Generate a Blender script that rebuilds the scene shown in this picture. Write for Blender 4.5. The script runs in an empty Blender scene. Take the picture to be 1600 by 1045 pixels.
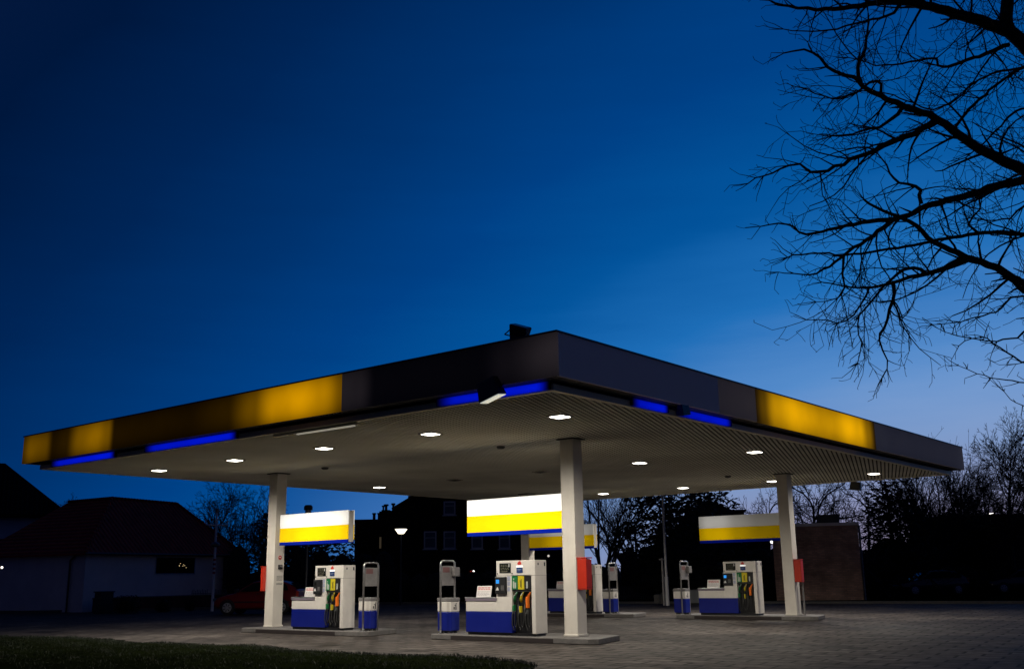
import bpy, bmesh, math, random
from mathutils import Vector, Matrix
R_ = math.radians
S = bpy.context.scene
COL = S.collection

# ------------------------------------------------------------------ camera
CH = 1.4134
F = Vector((-0.61293665, 0.75576427, 0.23049736))
RT = Vector((0.77436545, 0.63256341, -0.01488895))
UP = Vector((0.15705673, -0.16936321, 0.97295904))
CAM = Vector((0, 0, CH))
cd = bpy.data.cameras.new('camera'); cd.lens = 35.78; cd.sensor_width = 36; cd.clip_end = 2000; cd.clip_start = .1
cam = bpy.data.objects.new('camera', cd); COL.objects.link(cam)
M = Matrix((RT, UP, -F)).transposed().to_4x4(); M.translation = CAM
cam.matrix_world = M
S.camera = cam

# ------------------------------------------------------------------ exposure
S.view_settings.view_transform = 'Standard'
S.view_settings.look = 'None'
S.view_settings.exposure = 0
S.view_settings.gamma = 1
S.view_settings.use_curve_mapping = False
S.cycles.max_bounces = 6
S.cycles.sample_clamp_indirect = 4

def srgb(r, g, b):
    f = lambda c: (c/255/12.92) if c/255 <= .04045 else ((c/255+.055)/1.055)**2.4
    return (f(r), f(g), f(b), 1)

# ------------------------------------------------------------------ world: sky after sunset, glow low over the trees on the right
w = bpy.data.worlds.new('World'); S.world = w; w.use_nodes = True
nt = w.node_tree; nt.nodes.clear()
N = lambda t, **k: (lambda n: ([setattr(n, a, b) for a, b in k.items()], n)[1])(nt.nodes.new(t))
L = nt.links.new
tc = N('ShaderNodeTexCoord'); sep = N('ShaderNodeSeparateXYZ'); L(tc.outputs['Generated'], sep.inputs[0])
def math_(op, a, b=None, c=None):
    n = N('ShaderNodeMath', operation=op)
    for i, v in enumerate((a, b, c)):
        if v is None: continue
        if isinstance(v, (int, float)): n.inputs[i].default_value = v
        else: L(v, n.inputs[i])
    return n.outputs[0]
GA = R_(-12)                                   # heading of the afterglow, from +Y
gx, gy = math.sin(GA), math.cos(GA)
hx = math_('MULTIPLY', sep.outputs[0], gx); hd = math_('MULTIPLY_ADD', sep.outputs[1], gy, hx)
hl = math_('SQRT', math_('ADD', math_('MULTIPLY', sep.outputs[0], sep.outputs[0]), math_('MULTIPLY', sep.outputs[1], sep.outputs[1])))
d = math_('DIVIDE', hd, math_('MAXIMUM', hl, .001))
z = math_('MAXIMUM', sep.outputs[2], 0.0)
u = math_('MULTIPLY_ADD', math_('SUBTRACT', 1.0, d), 1.4, z)
# thin streaks of cloud low in the glow
mp = N('ShaderNodeMapping'); mp.inputs['Scale'].default_value = (2.2, 2.2, 16); mp.inputs['Rotation'].default_value = (0.05, 0.07, 0)
L(tc.outputs['Generated'], mp.inputs[0])
nz = N('ShaderNodeTexNoise'); nz.inputs['Scale'].default_value = 1.6; nz.inputs['Detail'].default_value = 5; nz.inputs['Roughness'].default_value = .55
L(mp.outputs[0], nz.inputs['Vector'])
u = math_('MULTIPLY_ADD', math_('SUBTRACT', nz.outputs[0], .5), .07, u)
us = math_('DIVIDE', u, 3.2)
cr = N('ShaderNodeValToRGB'); L(us, cr.inputs[0])
stops = [(.0, (176, 146, 160)), (.05, (146, 145, 182)), (.12, (126, 160, 209)), (.20, (84, 138, 201)), (.28, (30, 110, 184)),
         (.38, (2, 83, 155)), (.50, (0, 64, 133)), (.64, (0, 50, 109)), (.80, (0, 36, 85)), (1.0, (0, 23, 60)), (1.6, (17, 26, 58)), (3.2, (17, 21, 44))]
e = cr.color_ramp.elements
while len(e) < len(stops): e.new(.5)
for k, (p, c) in enumerate(stops):
    e[k].position = p/3.2; e[k].color = srgb(*c)
lowf = math_('POWER', math_('MAXIMUM', math_('SUBTRACT', 1.0, math_('DIVIDE', z, .17)), 0.0), 1.3)
azf = math_('MULTIPLY', math_('MAXIMUM', math_('SUBTRACT', d, .75), 0.0), 3.0)
mxs = N('ShaderNodeMix', data_type='RGBA'); L(math_('MINIMUM', math_('MULTIPLY', lowf, azf), .6), mxs.inputs[0]); L(cr.outputs[0], mxs.inputs[6]); mxs.inputs[7].default_value = srgb(128, 124, 152)
bg = N('ShaderNodeBackground'); L(mxs.outputs[2], bg.inputs[0]); bg.inputs[1].default_value = 1.0
wo = N('ShaderNodeOutputWorld'); L(bg.outputs[0], wo.inputs[0])
LAMP = 10.0                                   # radiance of the soffit lamps

# ------------------------------------------------------------------ helpers
def at(px, py, d):
    """world point seen at photo pixel (1600 wide) at depth d: used as a tape measure for far things"""
    return CAM + (F + RT*((px-800)/1590.2) - UP*((py-522.5)/1590.2))*d
def ground_at(px, d):
    p = at(px, 900, d); return Vector((p.x, p.y, 0))

def nmat(name, base=(.5, .5, .5), rough=.6, metal=0, emit=None, es=0, noise=0, nscale=8, bump=0, bscale=40, spec=.5, coat=0):
    m = bpy.data.materials.new(name); m.use_nodes = True
    t = m.node_tree; b = t.nodes['Principled BSDF']
    b.inputs['Base Color'].default_value = (*base[:3], 1); b.inputs['Roughness'].default_value = rough
    b.inputs['Metallic'].default_value = metal; b.inputs['Specular IOR Level'].default_value = spec
    b.inputs['Coat Weight'].default_value = coat
    if emit: b.inputs['Emission Color'].default_value = (*emit[:3], 1); b.inputs['Emission Strength'].default_value = es
    tc = t.nodes.new('ShaderNodeTexCoord')
    if noise:
        n = t.nodes.new('ShaderNodeTexNoise'); n.inputs['Scale'].default_value = nscale; n.inputs['Detail'].default_value = 6; n.inputs['Roughness'].default_value = .65
        t.links.new(tc.outputs['Object'], n.inputs['Vector'])
        r = t.nodes.new('ShaderNodeMapRange'); r.inputs[1].default_value = .3; r.inputs[2].default_value = .7; r.inputs[3].default_value = 1-noise; r.inputs[4].default_value = 1+noise*.5
        t.links.new(n.outputs[0], r.inputs[0])
        x = t.nodes.new('ShaderNodeMix'); x.data_type = 'RGBA'; x.blend_type = 'MULTIPLY'; x.inputs[0].default_value = 1
        x.inputs[6].default_value = (*base[:3], 1); t.links.new(r.outputs[0], x.inputs[7])
        t.links.new(x.outputs[2], b.inputs['Base Color'])
        r2 = t.nodes.new('ShaderNodeMapRange'); r2.inputs[3].default_value = max(0, rough-.12); r2.inputs[4].default_value = min(1, rough+.12)
        t.links.new(n.outputs[0], r2.inputs[0]); t.links.new(r2.outputs[0], b.inputs['Roughness'])
    if bump:
        n = t.nodes.new('ShaderNodeTexNoise'); n.inputs['Scale'].default_value = bscale; n.inputs['Detail'].default_value = 4
        t.links.new(tc.outputs['Object'], n.inputs['Vector'])
        bp = t.nodes.new('ShaderNodeBump'); bp.inputs['Strength'].default_value = bump; bp.inputs['Distance'].default_value = .02
        t.links.new(n.outputs[0], bp.inputs['Height']); t.links.new(bp.outputs[0], b.inputs['Normal'])
    return m

class MB:
    def __init__(s): s.v = []; s.f = []
    def add(s, vs, fs):
        o = len(s.v); s.v += [tuple(p) for p in vs]; s.f += [tuple(i+o for i in f) for f in fs]; return s
    def box(s, x0, x1, y0, y1, z0, z1):
        return s.add([(x0,y0,z0),(x1,y0,z0),(x1,y1,z0),(x0,y1,z0),(x0,y0,z1),(x1,y0,z1),(x1,y1,z1),(x0,y1,z1)],
                     [(0,3,2,1),(4,5,6,7),(0,1,5,4),(1,2,6,5),(2,3,7,6),(3,0,4,7)])
    def prism(s, pts, z0, z1):
        n = len(pts)
        return s.add([(x,y,z0) for x,y in pts]+[(x,y,z1) for x,y in pts],
                     [tuple(range(n))[::-1], tuple(range(n,2*n))]+[(i,(i+1)%n,(i+1)%n+n,i+n) for i in range(n)])
    def xprism(s, pts, x0, x1):                       # pts are (y,z)
        n = len(pts)
        return s.add([(x0,y,z) for y,z in pts]+[(x1,y,z) for y,z in pts],
                     [tuple(range(n)), tuple(range(n,2*n))[::-1]]+[(i,i+n,(i+1)%n+n,(i+1)%n) for i in range(n)])
    def yprism(s, pts, y0, y1):                       # pts are (x,z)
        n = len(pts)
        return s.add([(x,y0,z) for x,z in pts]+[(x,y1,z) for x,z in pts],
                     [tuple(range(n)), tuple(range(n,2*n))[::-1]]+[(i,i+n,(i+1)%n+n,(i+1)%n) for i in range(n)])
    def tube(s, pts, rad, n=8, cap=True):
        pts = [Vector(p) for p in pts]; rad = rad if isinstance(rad, (list, tuple)) else [rad]*len(pts)
        rings = []; o = len(s.v); side = None
        for i, p in enumerate(pts):
            t = (pts[min(i+1, len(pts)-1)]-pts[max(i-1, 0)])
            if t.length < 1e-9: t = Vector((0,0,1))
            t.normalize()
            if side is None: side = t.orthogonal().normalized()
            else:
                side = side - t*side.dot(t)
                side = side.normalized() if side.length > 1e-6 else t.orthogonal().normalized()
            b = t.cross(side)
            for k in range(n):
                a = 2*math.pi*k/n; s.v.append(tuple(p+(side*math.cos(a)+b*math.sin(a))*rad[i]))
        for i in range(len(pts)-1):
            for k in range(n):
                a = o+i*n+k; c = o+i*n+(k+1)%n; s.f.append((a, c, c+n, a+n))
        if cap:
            s.f.append(tuple(o+k for k in range(n))[::-1]); s.f.append(tuple(o+(len(pts)-1)*n+k for k in range(n)))
        return s
    def lathe(s, prof, cx, cy, n=16):                 # prof: (r,z)
        o = len(s.v)
        for r, z in prof:
            for k in range(n):
                a = 2*math.pi*k/n; s.v.append((cx+r*math.cos(a), cy+r*math.sin(a), z))
        for i in range(len(prof)-1):
            for k in range(n):
                a = o+i*n+k; c = o+i*n+(k+1)%n; s.f.append((a, c, c+n, a+n))
        s.f.append(tuple(o+k for k in range(n))[::-1]); s.f.append(tuple(o+(len(prof)-1)*n+k for k in range(n)))
        return s
    def build(s, name, mat, parent=None, bevel=0, smooth=False, label=None, fix=True):
        me = bpy.data.meshes.new(name); me.from_pydata(s.v, [], s.f); me.validate()
        if fix and len(s.f) < 4000:
            bm = bmesh.new(); bm.from_mesh(me); bmesh.ops.recalc_face_normals(bm, faces=bm.faces)
            bm.to_mesh(me); bm.free()
        me.materials.append(mat)
        if smooth:
            for p in me.polygons: p.use_smooth = True
        o = bpy.data.objects.new(name, me); COL.objects.link(o)
        if parent: o.parent = parent
        if bevel:
            b = o.modifiers.new('bevel', 'BEVEL'); b.width = bevel; b.segments = 2; b.limit_method = 'ANGLE'; b.angle_limit = R_(40)
        if label: o['label'] = label
        return o
def box(name, mat, x0, x1, y0, y1, z0, z1, parent=None, bevel=0, **k):
    return MB().box(min(x0,x1), max(x0,x1), min(y0,y1), max(y0,y1), z0, z1).build(name, mat, parent, bevel, **k)
def tag(o, label, cat, group=None, kind=None):
    if label: o['label'] = label
    if cat: o['category'] = cat
    if group: o['group'] = group
    if kind: o['kind'] = kind
    return o
def thing(name, label, cat, loc=(0,0,0), rz=0, group=None):
    o = bpy.data.objects.new(name, None); COL.objects.link(o); o.location = loc; o.rotation_euler = (0,0,rz)
    o.empty_display_size = .2
    return tag(o, label, cat, group)
def dup(o, parent=None, label=None, loc=None, rz=None, scale=None):
    c = o.copy(); COL.objects.link(c)
    if parent: c.parent = parent
    if label: c['label'] = label
    if loc is not None: c.location = loc
    if rz is not None: c.rotation_euler = (0,0,rz)
    if scale is not None: c.scale = scale if hasattr(scale, '__len__') else (scale,)*3
    for ch in [x for x in ALLCH.get(o.name, [])]: dup(ch, c)
    return c
ALLCH = {}
def index_children():
    ALLCH.clear()
    for o in list(COL.objects):
        if o.parent: ALLCH.setdefault(o.parent.name, []).append(o)

# ------------------------------------------------------------------ materials
m_white = nmat('white_painted_steel', (.70,.66,.61), .38, noise=.10, nscale=3)
m_column = nmat('column_paint', (.72,.67,.60), .45, noise=.10, nscale=2)
m_blue = nmat('blue_painted_steel', (.004,.012,.20), .35, noise=.12, nscale=4)
m_black = nmat('black_plastic', (.012,.012,.014), .45)
m_rubber = nmat('black_rubber', (.012,.012,.012), .5)
m_dark = nmat('dark_grey_metal', (.05,.05,.055), .45, metal=.4)
m_steel = nmat('brushed_steel', (.55,.55,.55), .32, metal=.9, noise=.15, nscale=20)
m_grey = nmat('grey_plastic', (.20,.19,.19), .5, noise=.2)
m_cap = nmat('mauve_grey_worktop', (.20,.17,.21), .35)
m_red = nmat('red_painted_metal', (.52,.028,.010), .38, noise=.12)
m_red_mark = nmat('red_marking', (.6,.03,.02), .5)
m_green = nmat('green_plastic', (.01,.16,.05), .4)
m_yellow = nmat('yellow_plastic', (.62,.50,.02), .4)
m_orange = nmat('orange_plastic', (.90,.20,.02), .4)
m_paper = nmat('white_paper', (.70,.68,.66), .6)
m_bluescreen = nmat('lit_blue_screen', (.02,.1,.3), .3, emit=(.02,.30,.85), es=.9)
m_screen = nmat('dark_display_glass', (.012,.014,.012), .08)
m_ink = nmat('dark_ink', (.03,.03,.04), .6)
m_concrete = nmat('island_concrete', (.14,.13,.125), .8, noise=.3, nscale=6, bump=.3)
m_kerbdark = nmat('dark_island_edge', (.02,.013,.013), .7)
m_kerb = nmat('kerb_concrete', (.11,.105,.10), .85, noise=.3, bump=.2)
m_lamp = nmat('lamp_glass', (.8,.8,.8), .3, emit=(1,.95,.80), es=LAMP)
m_unlit = nmat('unlit_lamp_glass', (.05,.05,.045), .15)
m_frame = nmat('lamp_frame', (.35,.33,.30), .4, metal=.3)
m_fascia = nmat('white_fascia', (.85,.72,.66), .7, spec=.1, emit=(.35,.38,.75), es=.008)  # faint blue emission added in place of skylight on the plain panels
m_trim = nmat('cream_edge_trim', (.85,.80,.62), .5)
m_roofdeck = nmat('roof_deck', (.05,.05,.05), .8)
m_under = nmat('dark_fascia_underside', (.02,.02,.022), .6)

def paving_mat():
    m = bpy.data.materials.new('concrete_paving'); m.use_nodes = True; t = m.node_tree; b = t.nodes['Principled BSDF']
    tc = t.nodes.new('ShaderNodeTexCoord')
    mp = t.nodes.new('ShaderNodeMapping'); mp.inputs['Rotation'].default_value = (0,0,R_(-8)); t.links.new(tc.outputs['Object'], mp.inputs[0])
    br = t.nodes.new('ShaderNodeTexBrick'); t.links.new(mp.outputs[0], br.inputs['Vector'])
    br.inputs['Color1'].default_value = (.098,.085,.078,1); br.inputs['Color2'].default_value = (.060,.051,.046,1); br.inputs['Mortar'].default_value = (.018,.016,.015,1)
    br.inputs['Scale'].default_value = 1; br.inputs['Brick Width'].default_value = .72; br.inputs['Row Height'].default_value = .48; br.inputs['Mortar Size'].default_value = .034
    br.inputs['Mortar Smooth'].default_value = .4; br.inputs['Bias'].default_value = 0
    n = t.nodes.new('ShaderNodeTexNoise'); n.inputs['Scale'].default_value = .35; n.inputs['Detail'].default_value = 8; n.inputs['Roughness'].default_value = .62; t.links.new(tc.outputs['Object'], n.inputs['Vector'])
    r = t.nodes.new('ShaderNodeMapRange'); r.inputs[1].default_value = .32; r.inputs[2].default_value = .68; r.inputs[3].default_value = .45; r.inputs[4].default_value = 1.35; t.links.new(n.outputs[0], r.inputs[0])
    n2 = t.nodes.new('ShaderNodeTexNoise'); n2.inputs['Scale'].default_value = 5; n2.inputs['Detail'].default_value = 6; t.links.new(tc.outputs['Object'], n2.inputs['Vector'])
    r2 = t.nodes.new('ShaderNodeMapRange'); r2.inputs[1].default_value = .3; r2.inputs[2].default_value = .7; r2.inputs[3].default_value = .5; r2.inputs[4].default_value = 1.45; t.links.new(n2.outputs[0], r2.inputs[0])
    mu = t.nodes.new('ShaderNodeMath'); mu.operation = 'MULTIPLY'; t.links.new(r.outputs[0], mu.inputs[0]); t.links.new(r2.outputs[0], mu.inputs[1])
    x = t.nodes.new('ShaderNodeMix'); x.data_type = 'RGBA'; x.blend_type = 'MULTIPLY'; x.inputs[0].default_value = 1
    sn = t.nodes.new('ShaderNodeTexNoise'); sn.inputs['Scale'].default_value = .9; sn.inputs['Detail'].default_value = 3; sn.inputs['Distortion'].default_value = .6; t.links.new(tc.outputs['Object'], sn.inputs['Vector'])
    sr = t.nodes.new('ShaderNodeMapRange'); sr.inputs[1].default_value = .60; sr.inputs[2].default_value = .70; sr.inputs[3].default_value = 1; sr.inputs[4].default_value = .5; t.links.new(sn.outputs[0], sr.inputs[0])
    mu2 = t.nodes.new('ShaderNodeMath'); mu2.operation = 'MULTIPLY'; t.links.new(mu.outputs[0], mu2.inputs[0]); t.links.new(sr.outputs[0], mu2.inputs[1])
    t.links.new(br.outputs[0], x.inputs[6]); t.links.new(mu2.outputs[0], x.inputs[7]); t.links.new(x.outputs[2], b.inputs['Base Color'])
    r3 = t.nodes.new('ShaderNodeMapRange'); r3.inputs[3].default_value = .55; r3.inputs[4].default_value = .9; t.links.new(n.outputs[0], r3.inputs[0]); t.links.new(r3.outputs[0], b.inputs['Roughness'])
    bp = t.nodes.new('ShaderNodeBump'); bp.inputs['Strength'].default_value = .6; bp.inputs['Distance'].default_value = .02
    ad = t.nodes.new('ShaderNodeMath'); ad.operation = 'SUBTRACT'; t.links.new(n2.outputs[0], ad.inputs[0]); t.links.new(br.outputs['Fac'], ad.inputs[1])
    t.links.new(ad.outputs[0], bp.inputs['Height']); t.links.new(bp.outputs[0], b.inputs['Normal'])
    b.inputs['Specular IOR Level'].default_value = .06
    return m

def brick_mat(name, c1, c2, mort, scale=1.0, axis='x'):
    m = bpy.data.materials.new(name); m.use_nodes = True; t = m.node_tree; b = t.nodes['Principled BSDF']
    tc = t.nodes.new('ShaderNodeTexCoord'); sp = t.nodes.new('ShaderNodeSeparateXYZ'); t.links.new(tc.outputs['Object'], sp.inputs[0])
    ad = t.nodes.new('ShaderNodeMath'); ad.operation = 'ADD'; t.links.new(sp.outputs[0], ad.inputs[0]); t.links.new(sp.outputs[1], ad.inputs[1])
    cb = t.nodes.new('ShaderNodeCombineXYZ'); t.links.new(ad.outputs[0], cb.inputs[0]); t.links.new(sp.outputs[2], cb.inputs[1])
    br = t.nodes.new('ShaderNodeTexBrick'); t.links.new(cb.outputs[0], br.inputs['Vector'])
    br.inputs['Color1'].default_value = (*c1,1); br.inputs['Color2'].default_value = (*c2,1); br.inputs['Mortar'].default_value = (*mort,1)
    br.inputs['Scale'].default_value = scale; br.inputs['Brick Width'].default_value = .24; br.inputs['Row Height'].default_value = .08; br.inputs['Mortar Size'].default_value = .008
    n = t.nodes.new('ShaderNodeTexNoise'); n.inputs['Scale'].default_value = 1.2; n.inputs['Detail'].default_value = 6; t.links.new(tc.outputs['Object'], n.inputs['Vector'])
    r = t.nodes.new('ShaderNodeMapRange'); r.inputs[1].default_value = .3; r.inputs[2].default_value = .7; r.inputs[3].default_value = .55; r.inputs[4].default_value = 1.3; t.links.new(n.outputs[0], r.inputs[0])
    x = t.nodes.new('ShaderNodeMix'); x.data_type = 'RGBA'; x.blend_type = 'MULTIPLY'; x.inputs[0].default_value = 1
    t.links.new(br.outputs[0], x.inputs[6]); t.links.new(r.outputs[0], x.inputs[7]); t.links.new(x.outputs[2], b.inputs['Base Color'])
    b.inputs['Roughness'].default_value = .9; b.inputs['Specular IOR Level'].default_value = .08
    bp = t.nodes.new('ShaderNodeBump'); bp.inputs['Strength'].default_value = .5; bp.inputs['Distance'].default_value = .01
    t.links.new(br.outputs['Fac'], bp.inputs['Height']); bp.invert = True; t.links.new(bp.outputs[0], b.inputs['Normal'])
    return m

def glow_mat(name, axis, stops, base, color, strength, zc, zh, zpow=2.0, rough=.35, vfall=.45):
    """translucent panel lit by tubes behind it: strength follows where the tubes sit; on grey fascia the glow is added"""
    m = bpy.data.materials.new(name); m.use_nodes = True; t = m.node_tree; b = t.nodes['Principled BSDF']
    b.inputs['Base Color'].default_value = (*base,1); b.inputs['Roughness'].default_value = rough; b.inputs['Specular IOR Level'].default_value = .0
    tc = t.nodes.new('ShaderNodeTexCoord'); sp = t.nodes.new('ShaderNodeSeparateXYZ'); t.links.new(tc.outputs['Object'], sp.inputs[0])
    lo = stops[0][0]; hi = stops[-1][0]
    mr = t.nodes.new('ShaderNodeMapRange'); mr.inputs[1].default_value = lo; mr.inputs[2].default_value = hi
    t.links.new(sp.outputs[axis], mr.inputs[0])
    cr = t.nodes.new('ShaderNodeValToRGB'); cr.color_ramp.interpolation = 'EASE'; t.links.new(mr.outputs[0], cr.inputs[0])
    e = cr.color_ramp.elements
    while len(e) < len(stops): e.new(.5)
    for k, (p, v) in enumerate(stops):
        e[k].position = (p-lo)/(hi-lo); e[k].color = (v,v,v,1)
    # falls off a little above and below the tube
    s1 = t.nodes.new('ShaderNodeMath'); s1.operation = 'SUBTRACT'; t.links.new(sp.outputs[2], s1.inputs[0]); s1.inputs[1].default_value = zc
    s2 = t.nodes.new('ShaderNodeMath'); s2.operation = 'DIVIDE'; t.links.new(s1.outputs[0], s2.inputs[0]); s2.inputs[1].default_value = zh
    s3 = t.nodes.new('ShaderNodeMath'); s3.operation = 'MULTIPLY'; t.links.new(s2.outputs[0], s3.inputs[0]); t.links.new(s2.outputs[0], s3.inputs[1])
    s4 = t.nodes.new('ShaderNodeMath'); s4.operation = 'MULTIPLY_ADD'; t.links.new(s3.outputs[0], s4.inputs[0]); s4.inputs[1].default_value = -vfall; s4.inputs[2].default_value = 1
    s5 = t.nodes.new('ShaderNodeMath'); s5.operation = 'MAXIMUM'; t.links.new(s4.outputs[0], s5.inputs[0]); s5.inputs[1].default_value = 0
    s6 = t.nodes.new('ShaderNodeMath'); s6.operation = 'MULTIPLY'; t.links.new(s5.outputs[0], s6.inputs[0]); t.links.new(cr.outputs[0], s6.inputs[1])
    n = t.nodes.new('ShaderNodeTexNoise'); n.inputs['Scale'].default_value = 1.3; t.links.new(tc.outputs['Object'], n.inputs['Vector'])
    s7 = t.nodes.new('ShaderNodeMapRange'); s7.inputs[3].default_value = .8*strength; s7.inputs[4].default_value = 1.2*strength; t.links.new(n.outputs[0], s7.inputs[0])
    s8 = t.nodes.new('ShaderNodeMath'); s8.operation = 'MULTIPLY'; t.links.new(s6.outputs[0], s8.inputs[0]); t.links.new(s7.outputs[0], s8.inputs[1])
    b.inputs['Emission Color'].default_value = (*color,1); t.links.new(s8.outputs[0], b.inputs['Emission Strength'])
    return m

# ================================================================== SETTING
m_pav = paving_mat()
m_soil = nmat('dark_turf', (.007,.010,.003), .95, spec=.0, noise=.5, nscale=.6, bump=.5, bscale=10)
MB().add([(-500,-500,-.14),(500,-500,-.14),(500,500,-.14),(-500,500,-.14)], [(0,1,2,3)]).build('ground', m_soil)
tag(bpy.data.objects['ground'], None, None, kind='structure')
edge = [(-75,2),(-60,15),(-52,24),(-46.5,30.7),(-44.5,33.5),(-43.5,40.5),(-36,42.6),(-27.5,43.6),(-18.5,45.1),(-11,46.4),(20,52.5),(60,60)]
road = edge + [(60,-40),(-75,-40)]
o = MB().add([(x,y,0) for x,y in road], [tuple(range(len(road)))[::-1]]).build('forecourt_paving', m_pav); tag(o, None, None, kind='structure')
kb = MB(); 
def offset_strip(pts, wd, z0, z1):
    b = MB(); P = [Vector((x,y)) for x,y in pts]; nrm = []
    for i in range(len(P)):
        t = (P[min(i+1,len(P)-1)]-P[max(i-1,0)]).normalized(); nrm.append(Vector((-t.y,t.x)))
    for i in range(len(P)-1):
        a, c = P[i], P[i+1]; a2, c2 = a+nrm[i]*wd, c+nrm[i+1]*wd
        b.add([(a.x,a.y,z0),(c.x,c.y,z0),(c2.x,c2.y,z0),(a2.x,a2.y,z0),(a.x,a.y,z1),(c.x,c.y,z1),(c2.x,c2.y,z1),(a2.x,a2.y,z1)],
              [(0,3,2,1),(4,5,6,7),(0,1,5,4),(1,2,6,5),(2,3,7,6),(3,0,4,7)])
    return b
o = offset_strip(edge, .14, -.13, .11).build('kerb', m_kerb); tag(o, None, None, kind='structure')
# grass bank behind the kerb
bank = [(x,y) for x,y in edge]
P = [Vector((x,y)) for x,y in edge]; out = []
for i in range(len(P)):
    t = (P[min(i+1,len(P)-1)]-P[max(i-1,0)]).normalized(); n = Vector((-t.y,t.x)); out.append((P[i]+n*.14, P[i]+n*60))
vs = [(a.x,a.y,.07) for a,b in out]+[(b.x,b.y,.07) for a,b in out]; n_ = len(out)
o = MB().add(vs, [(i,i+1,i+1+n_,i+n_) for i in range(n_-1)]).build('grass_bank', m_soil); tag(o, None, None, kind='structure')

# foreground verge: turf and blades
def g_edge(x):                                     # y of the far edge of the verge
    e = 14.15 + .22*math.sin(x*.9) + .12*math.sin(x*2.3+1) + .05*math.sin(x*7)
    if x < -24: e -= (-24-x)*.04
    if x > -12.6: e -= (x+12.6)**2*.20
    return e
m_grass = nmat('grass_blades', (.008,.017,.003), .7, noise=.5, nscale=.9)
xs = [-45+i*.4 for i in range(int((45-8.6)/.4)+1)]
vs = []; fs = []
for x in xs:
    ye = g_edge(x)
    for k, (dy, zz) in enumerate(((0,.004),(-.12,.015),(-.6,.02),(-4,.02),(-30,.02))): vs.append((x, ye+dy, zz))
for i in range(len(xs)-1):
    for k in range(4): a = i*5+k; fs.append((a, a+1, a+6, a+5))
o = MB().add(vs, fs).build('turf_verge', m_soil); tag(o, None, None, kind='structure')
rnd = random.Random(5)
gb = MB()
def blade(x, y, z, h, lean, wd):
    a = rnd.uniform(0, 6.283); dx, dy = math.cos(a)*wd, math.sin(a)*wd
    b = rnd.uniform(0, 6.283); lx, ly = math.cos(b)*lean*h, math.sin(b)*lean*h
    o = len(gb.v)
    gb.v += [(x-dx,y-dy,z),(x+dx,y+dy,z),(x+lx*.4+dx*.7,y+ly*.4+dy*.7,z+h*.6),(x+lx*.4-dx*.7,y+ly*.4-dy*.7,z+h*.6),(x+lx,y+ly,z+h)]
    gb.f += [(o,o+1,o+2,o+3),(o+3,o+2,o+4)]
for i in range(46000):
    x = rnd.uniform(-36, -9.2); ye = g_edge(x)
    y = ye + .03 - (rnd.random()**1.7)*5.5
    if y < 8.2: continue
    tuft = .5+.5*math.sin(x*3.1+y*2.3)*math.sin(x*1.3-y*4.1)
    blade(x, y, .008, rnd.uniform(.018,.05)*(.5+1.0*tuft), rnd.uniform(.2,1.1), .005)
o = gb.build('grass', m_grass, fix=False); tag(o, None, None, kind='stuff'); o['label'] = 'short dark grass of the verge in front of the forecourt'; o['category'] = 'grass'

# ================================================================== CANOPY
Z = 4.413; X0, X1, Y0, Y1 = -27.388, -9.972, 13.365, 34.922; OV = .34; ZF, ZT = Z+.144, Z+.869
canopy = thing('petrol_station_canopy', 'huge flat canopy with grey and glowing yellow fascia on four pale columns', 'canopy', (-18.6,24,0))
canopy_children = []
def cpart(o): o.location = (18.6,-24,0); return o
def soffit_mat():
    m = bpy.data.materials.new('slatted_soffit'); m.use_nodes = True; t = m.node_tree; b = t.nodes['Principled BSDF']
    tc = t.nodes.new('ShaderNodeTexCoord')
    n = t.nodes.new('ShaderNodeTexNoise'); n.inputs['Scale'].default_value = .5; n.inputs['Detail'].default_value = 7; t.links.new(tc.outputs['Object'], n.inputs['Vector'])
    r = t.nodes.new('ShaderNodeMapRange'); r.inputs[1].default_value = .3; r.inputs[2].default_value = .7; r.inputs[3].default_value = .82; r.inputs[4].default_value = 1.12; t.links.new(n.outputs[0], r.inputs[0])
    x = t.nodes.new('ShaderNodeMix'); x.data_type = 'RGBA'; x.blend_type = 'MULTIPLY'; x.inputs[0].default_value = 1
    x.inputs[6].default_value = (.66,.66,.60,1); t.links.new(r.outputs[0], x.inputs[7]); t.links.new(x.outputs[2], b.inputs['Base Color'])
    b.inputs['Roughness'].default_value = .85; b.inputs['Specular IOR Level'].default_value = .1
    return m
# slats run at 19.5 degrees to the canopy's long side: real strips clipped to the rectangle
def clip(poly, xmin, xmax, ymin, ymax):
    def c(pl, ins, inter):
        r = []
        for i in range(len(pl)):
            a, b = pl[i], pl[(i+1) % len(pl)]
            if ins(a): r.append(a)
            if ins(a) != ins(b): r.append(inter(a, b))
        return r
    for ax, lim, sg in ((0,xmin,1),(0,xmax,-1),(1,ymin,1),(1,ymax,-1)):
        if not poly: return poly
        ins = lambda p: sg*(p[ax]-lim) >= 0
        def inter(a, b):
            t = (lim-a[ax])/(b[ax]-a[ax]); return (a[0]+(b[0]-a[0])*t, a[1]+(b[1]-a[1])*t)
        poly = c(poly, ins, inter)
    return poly
sb = MB(); hd_ = R_(19.5); dv = Vector((-math.sin(hd_), math.cos(hd_))); nv = Vector((dv.y, -dv.x)); cc = Vector(((X0+X1)/2, (Y0+Y1)/2))
pitch = .108; n_sl = int(16/pitch)
for i in range(-n_sl, n_sl):
    a = i*pitch
    pl = [cc+nv*(a+s*.034)+dv*tt for s, tt in ((-1,-20),(1,-20),(1,20),(-1,20))]
    pl = clip([(p.x,p.y) for p in pl], X0+.12, X1-.12, Y0+.12, Y1-.12)
    if len(pl) < 3: continue
    n = len(pl); sb.add([(x,y,Z) for x,y in pl]+[(x,y,Z+.016) for x,y in pl], [tuple(range(n))]+[(k,(k+1)%n,(k+1)%n+n,k+n) for k in range(n)])
cpart(sb.build('soffit', soffit_mat(), canopy, fix=False))
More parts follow.
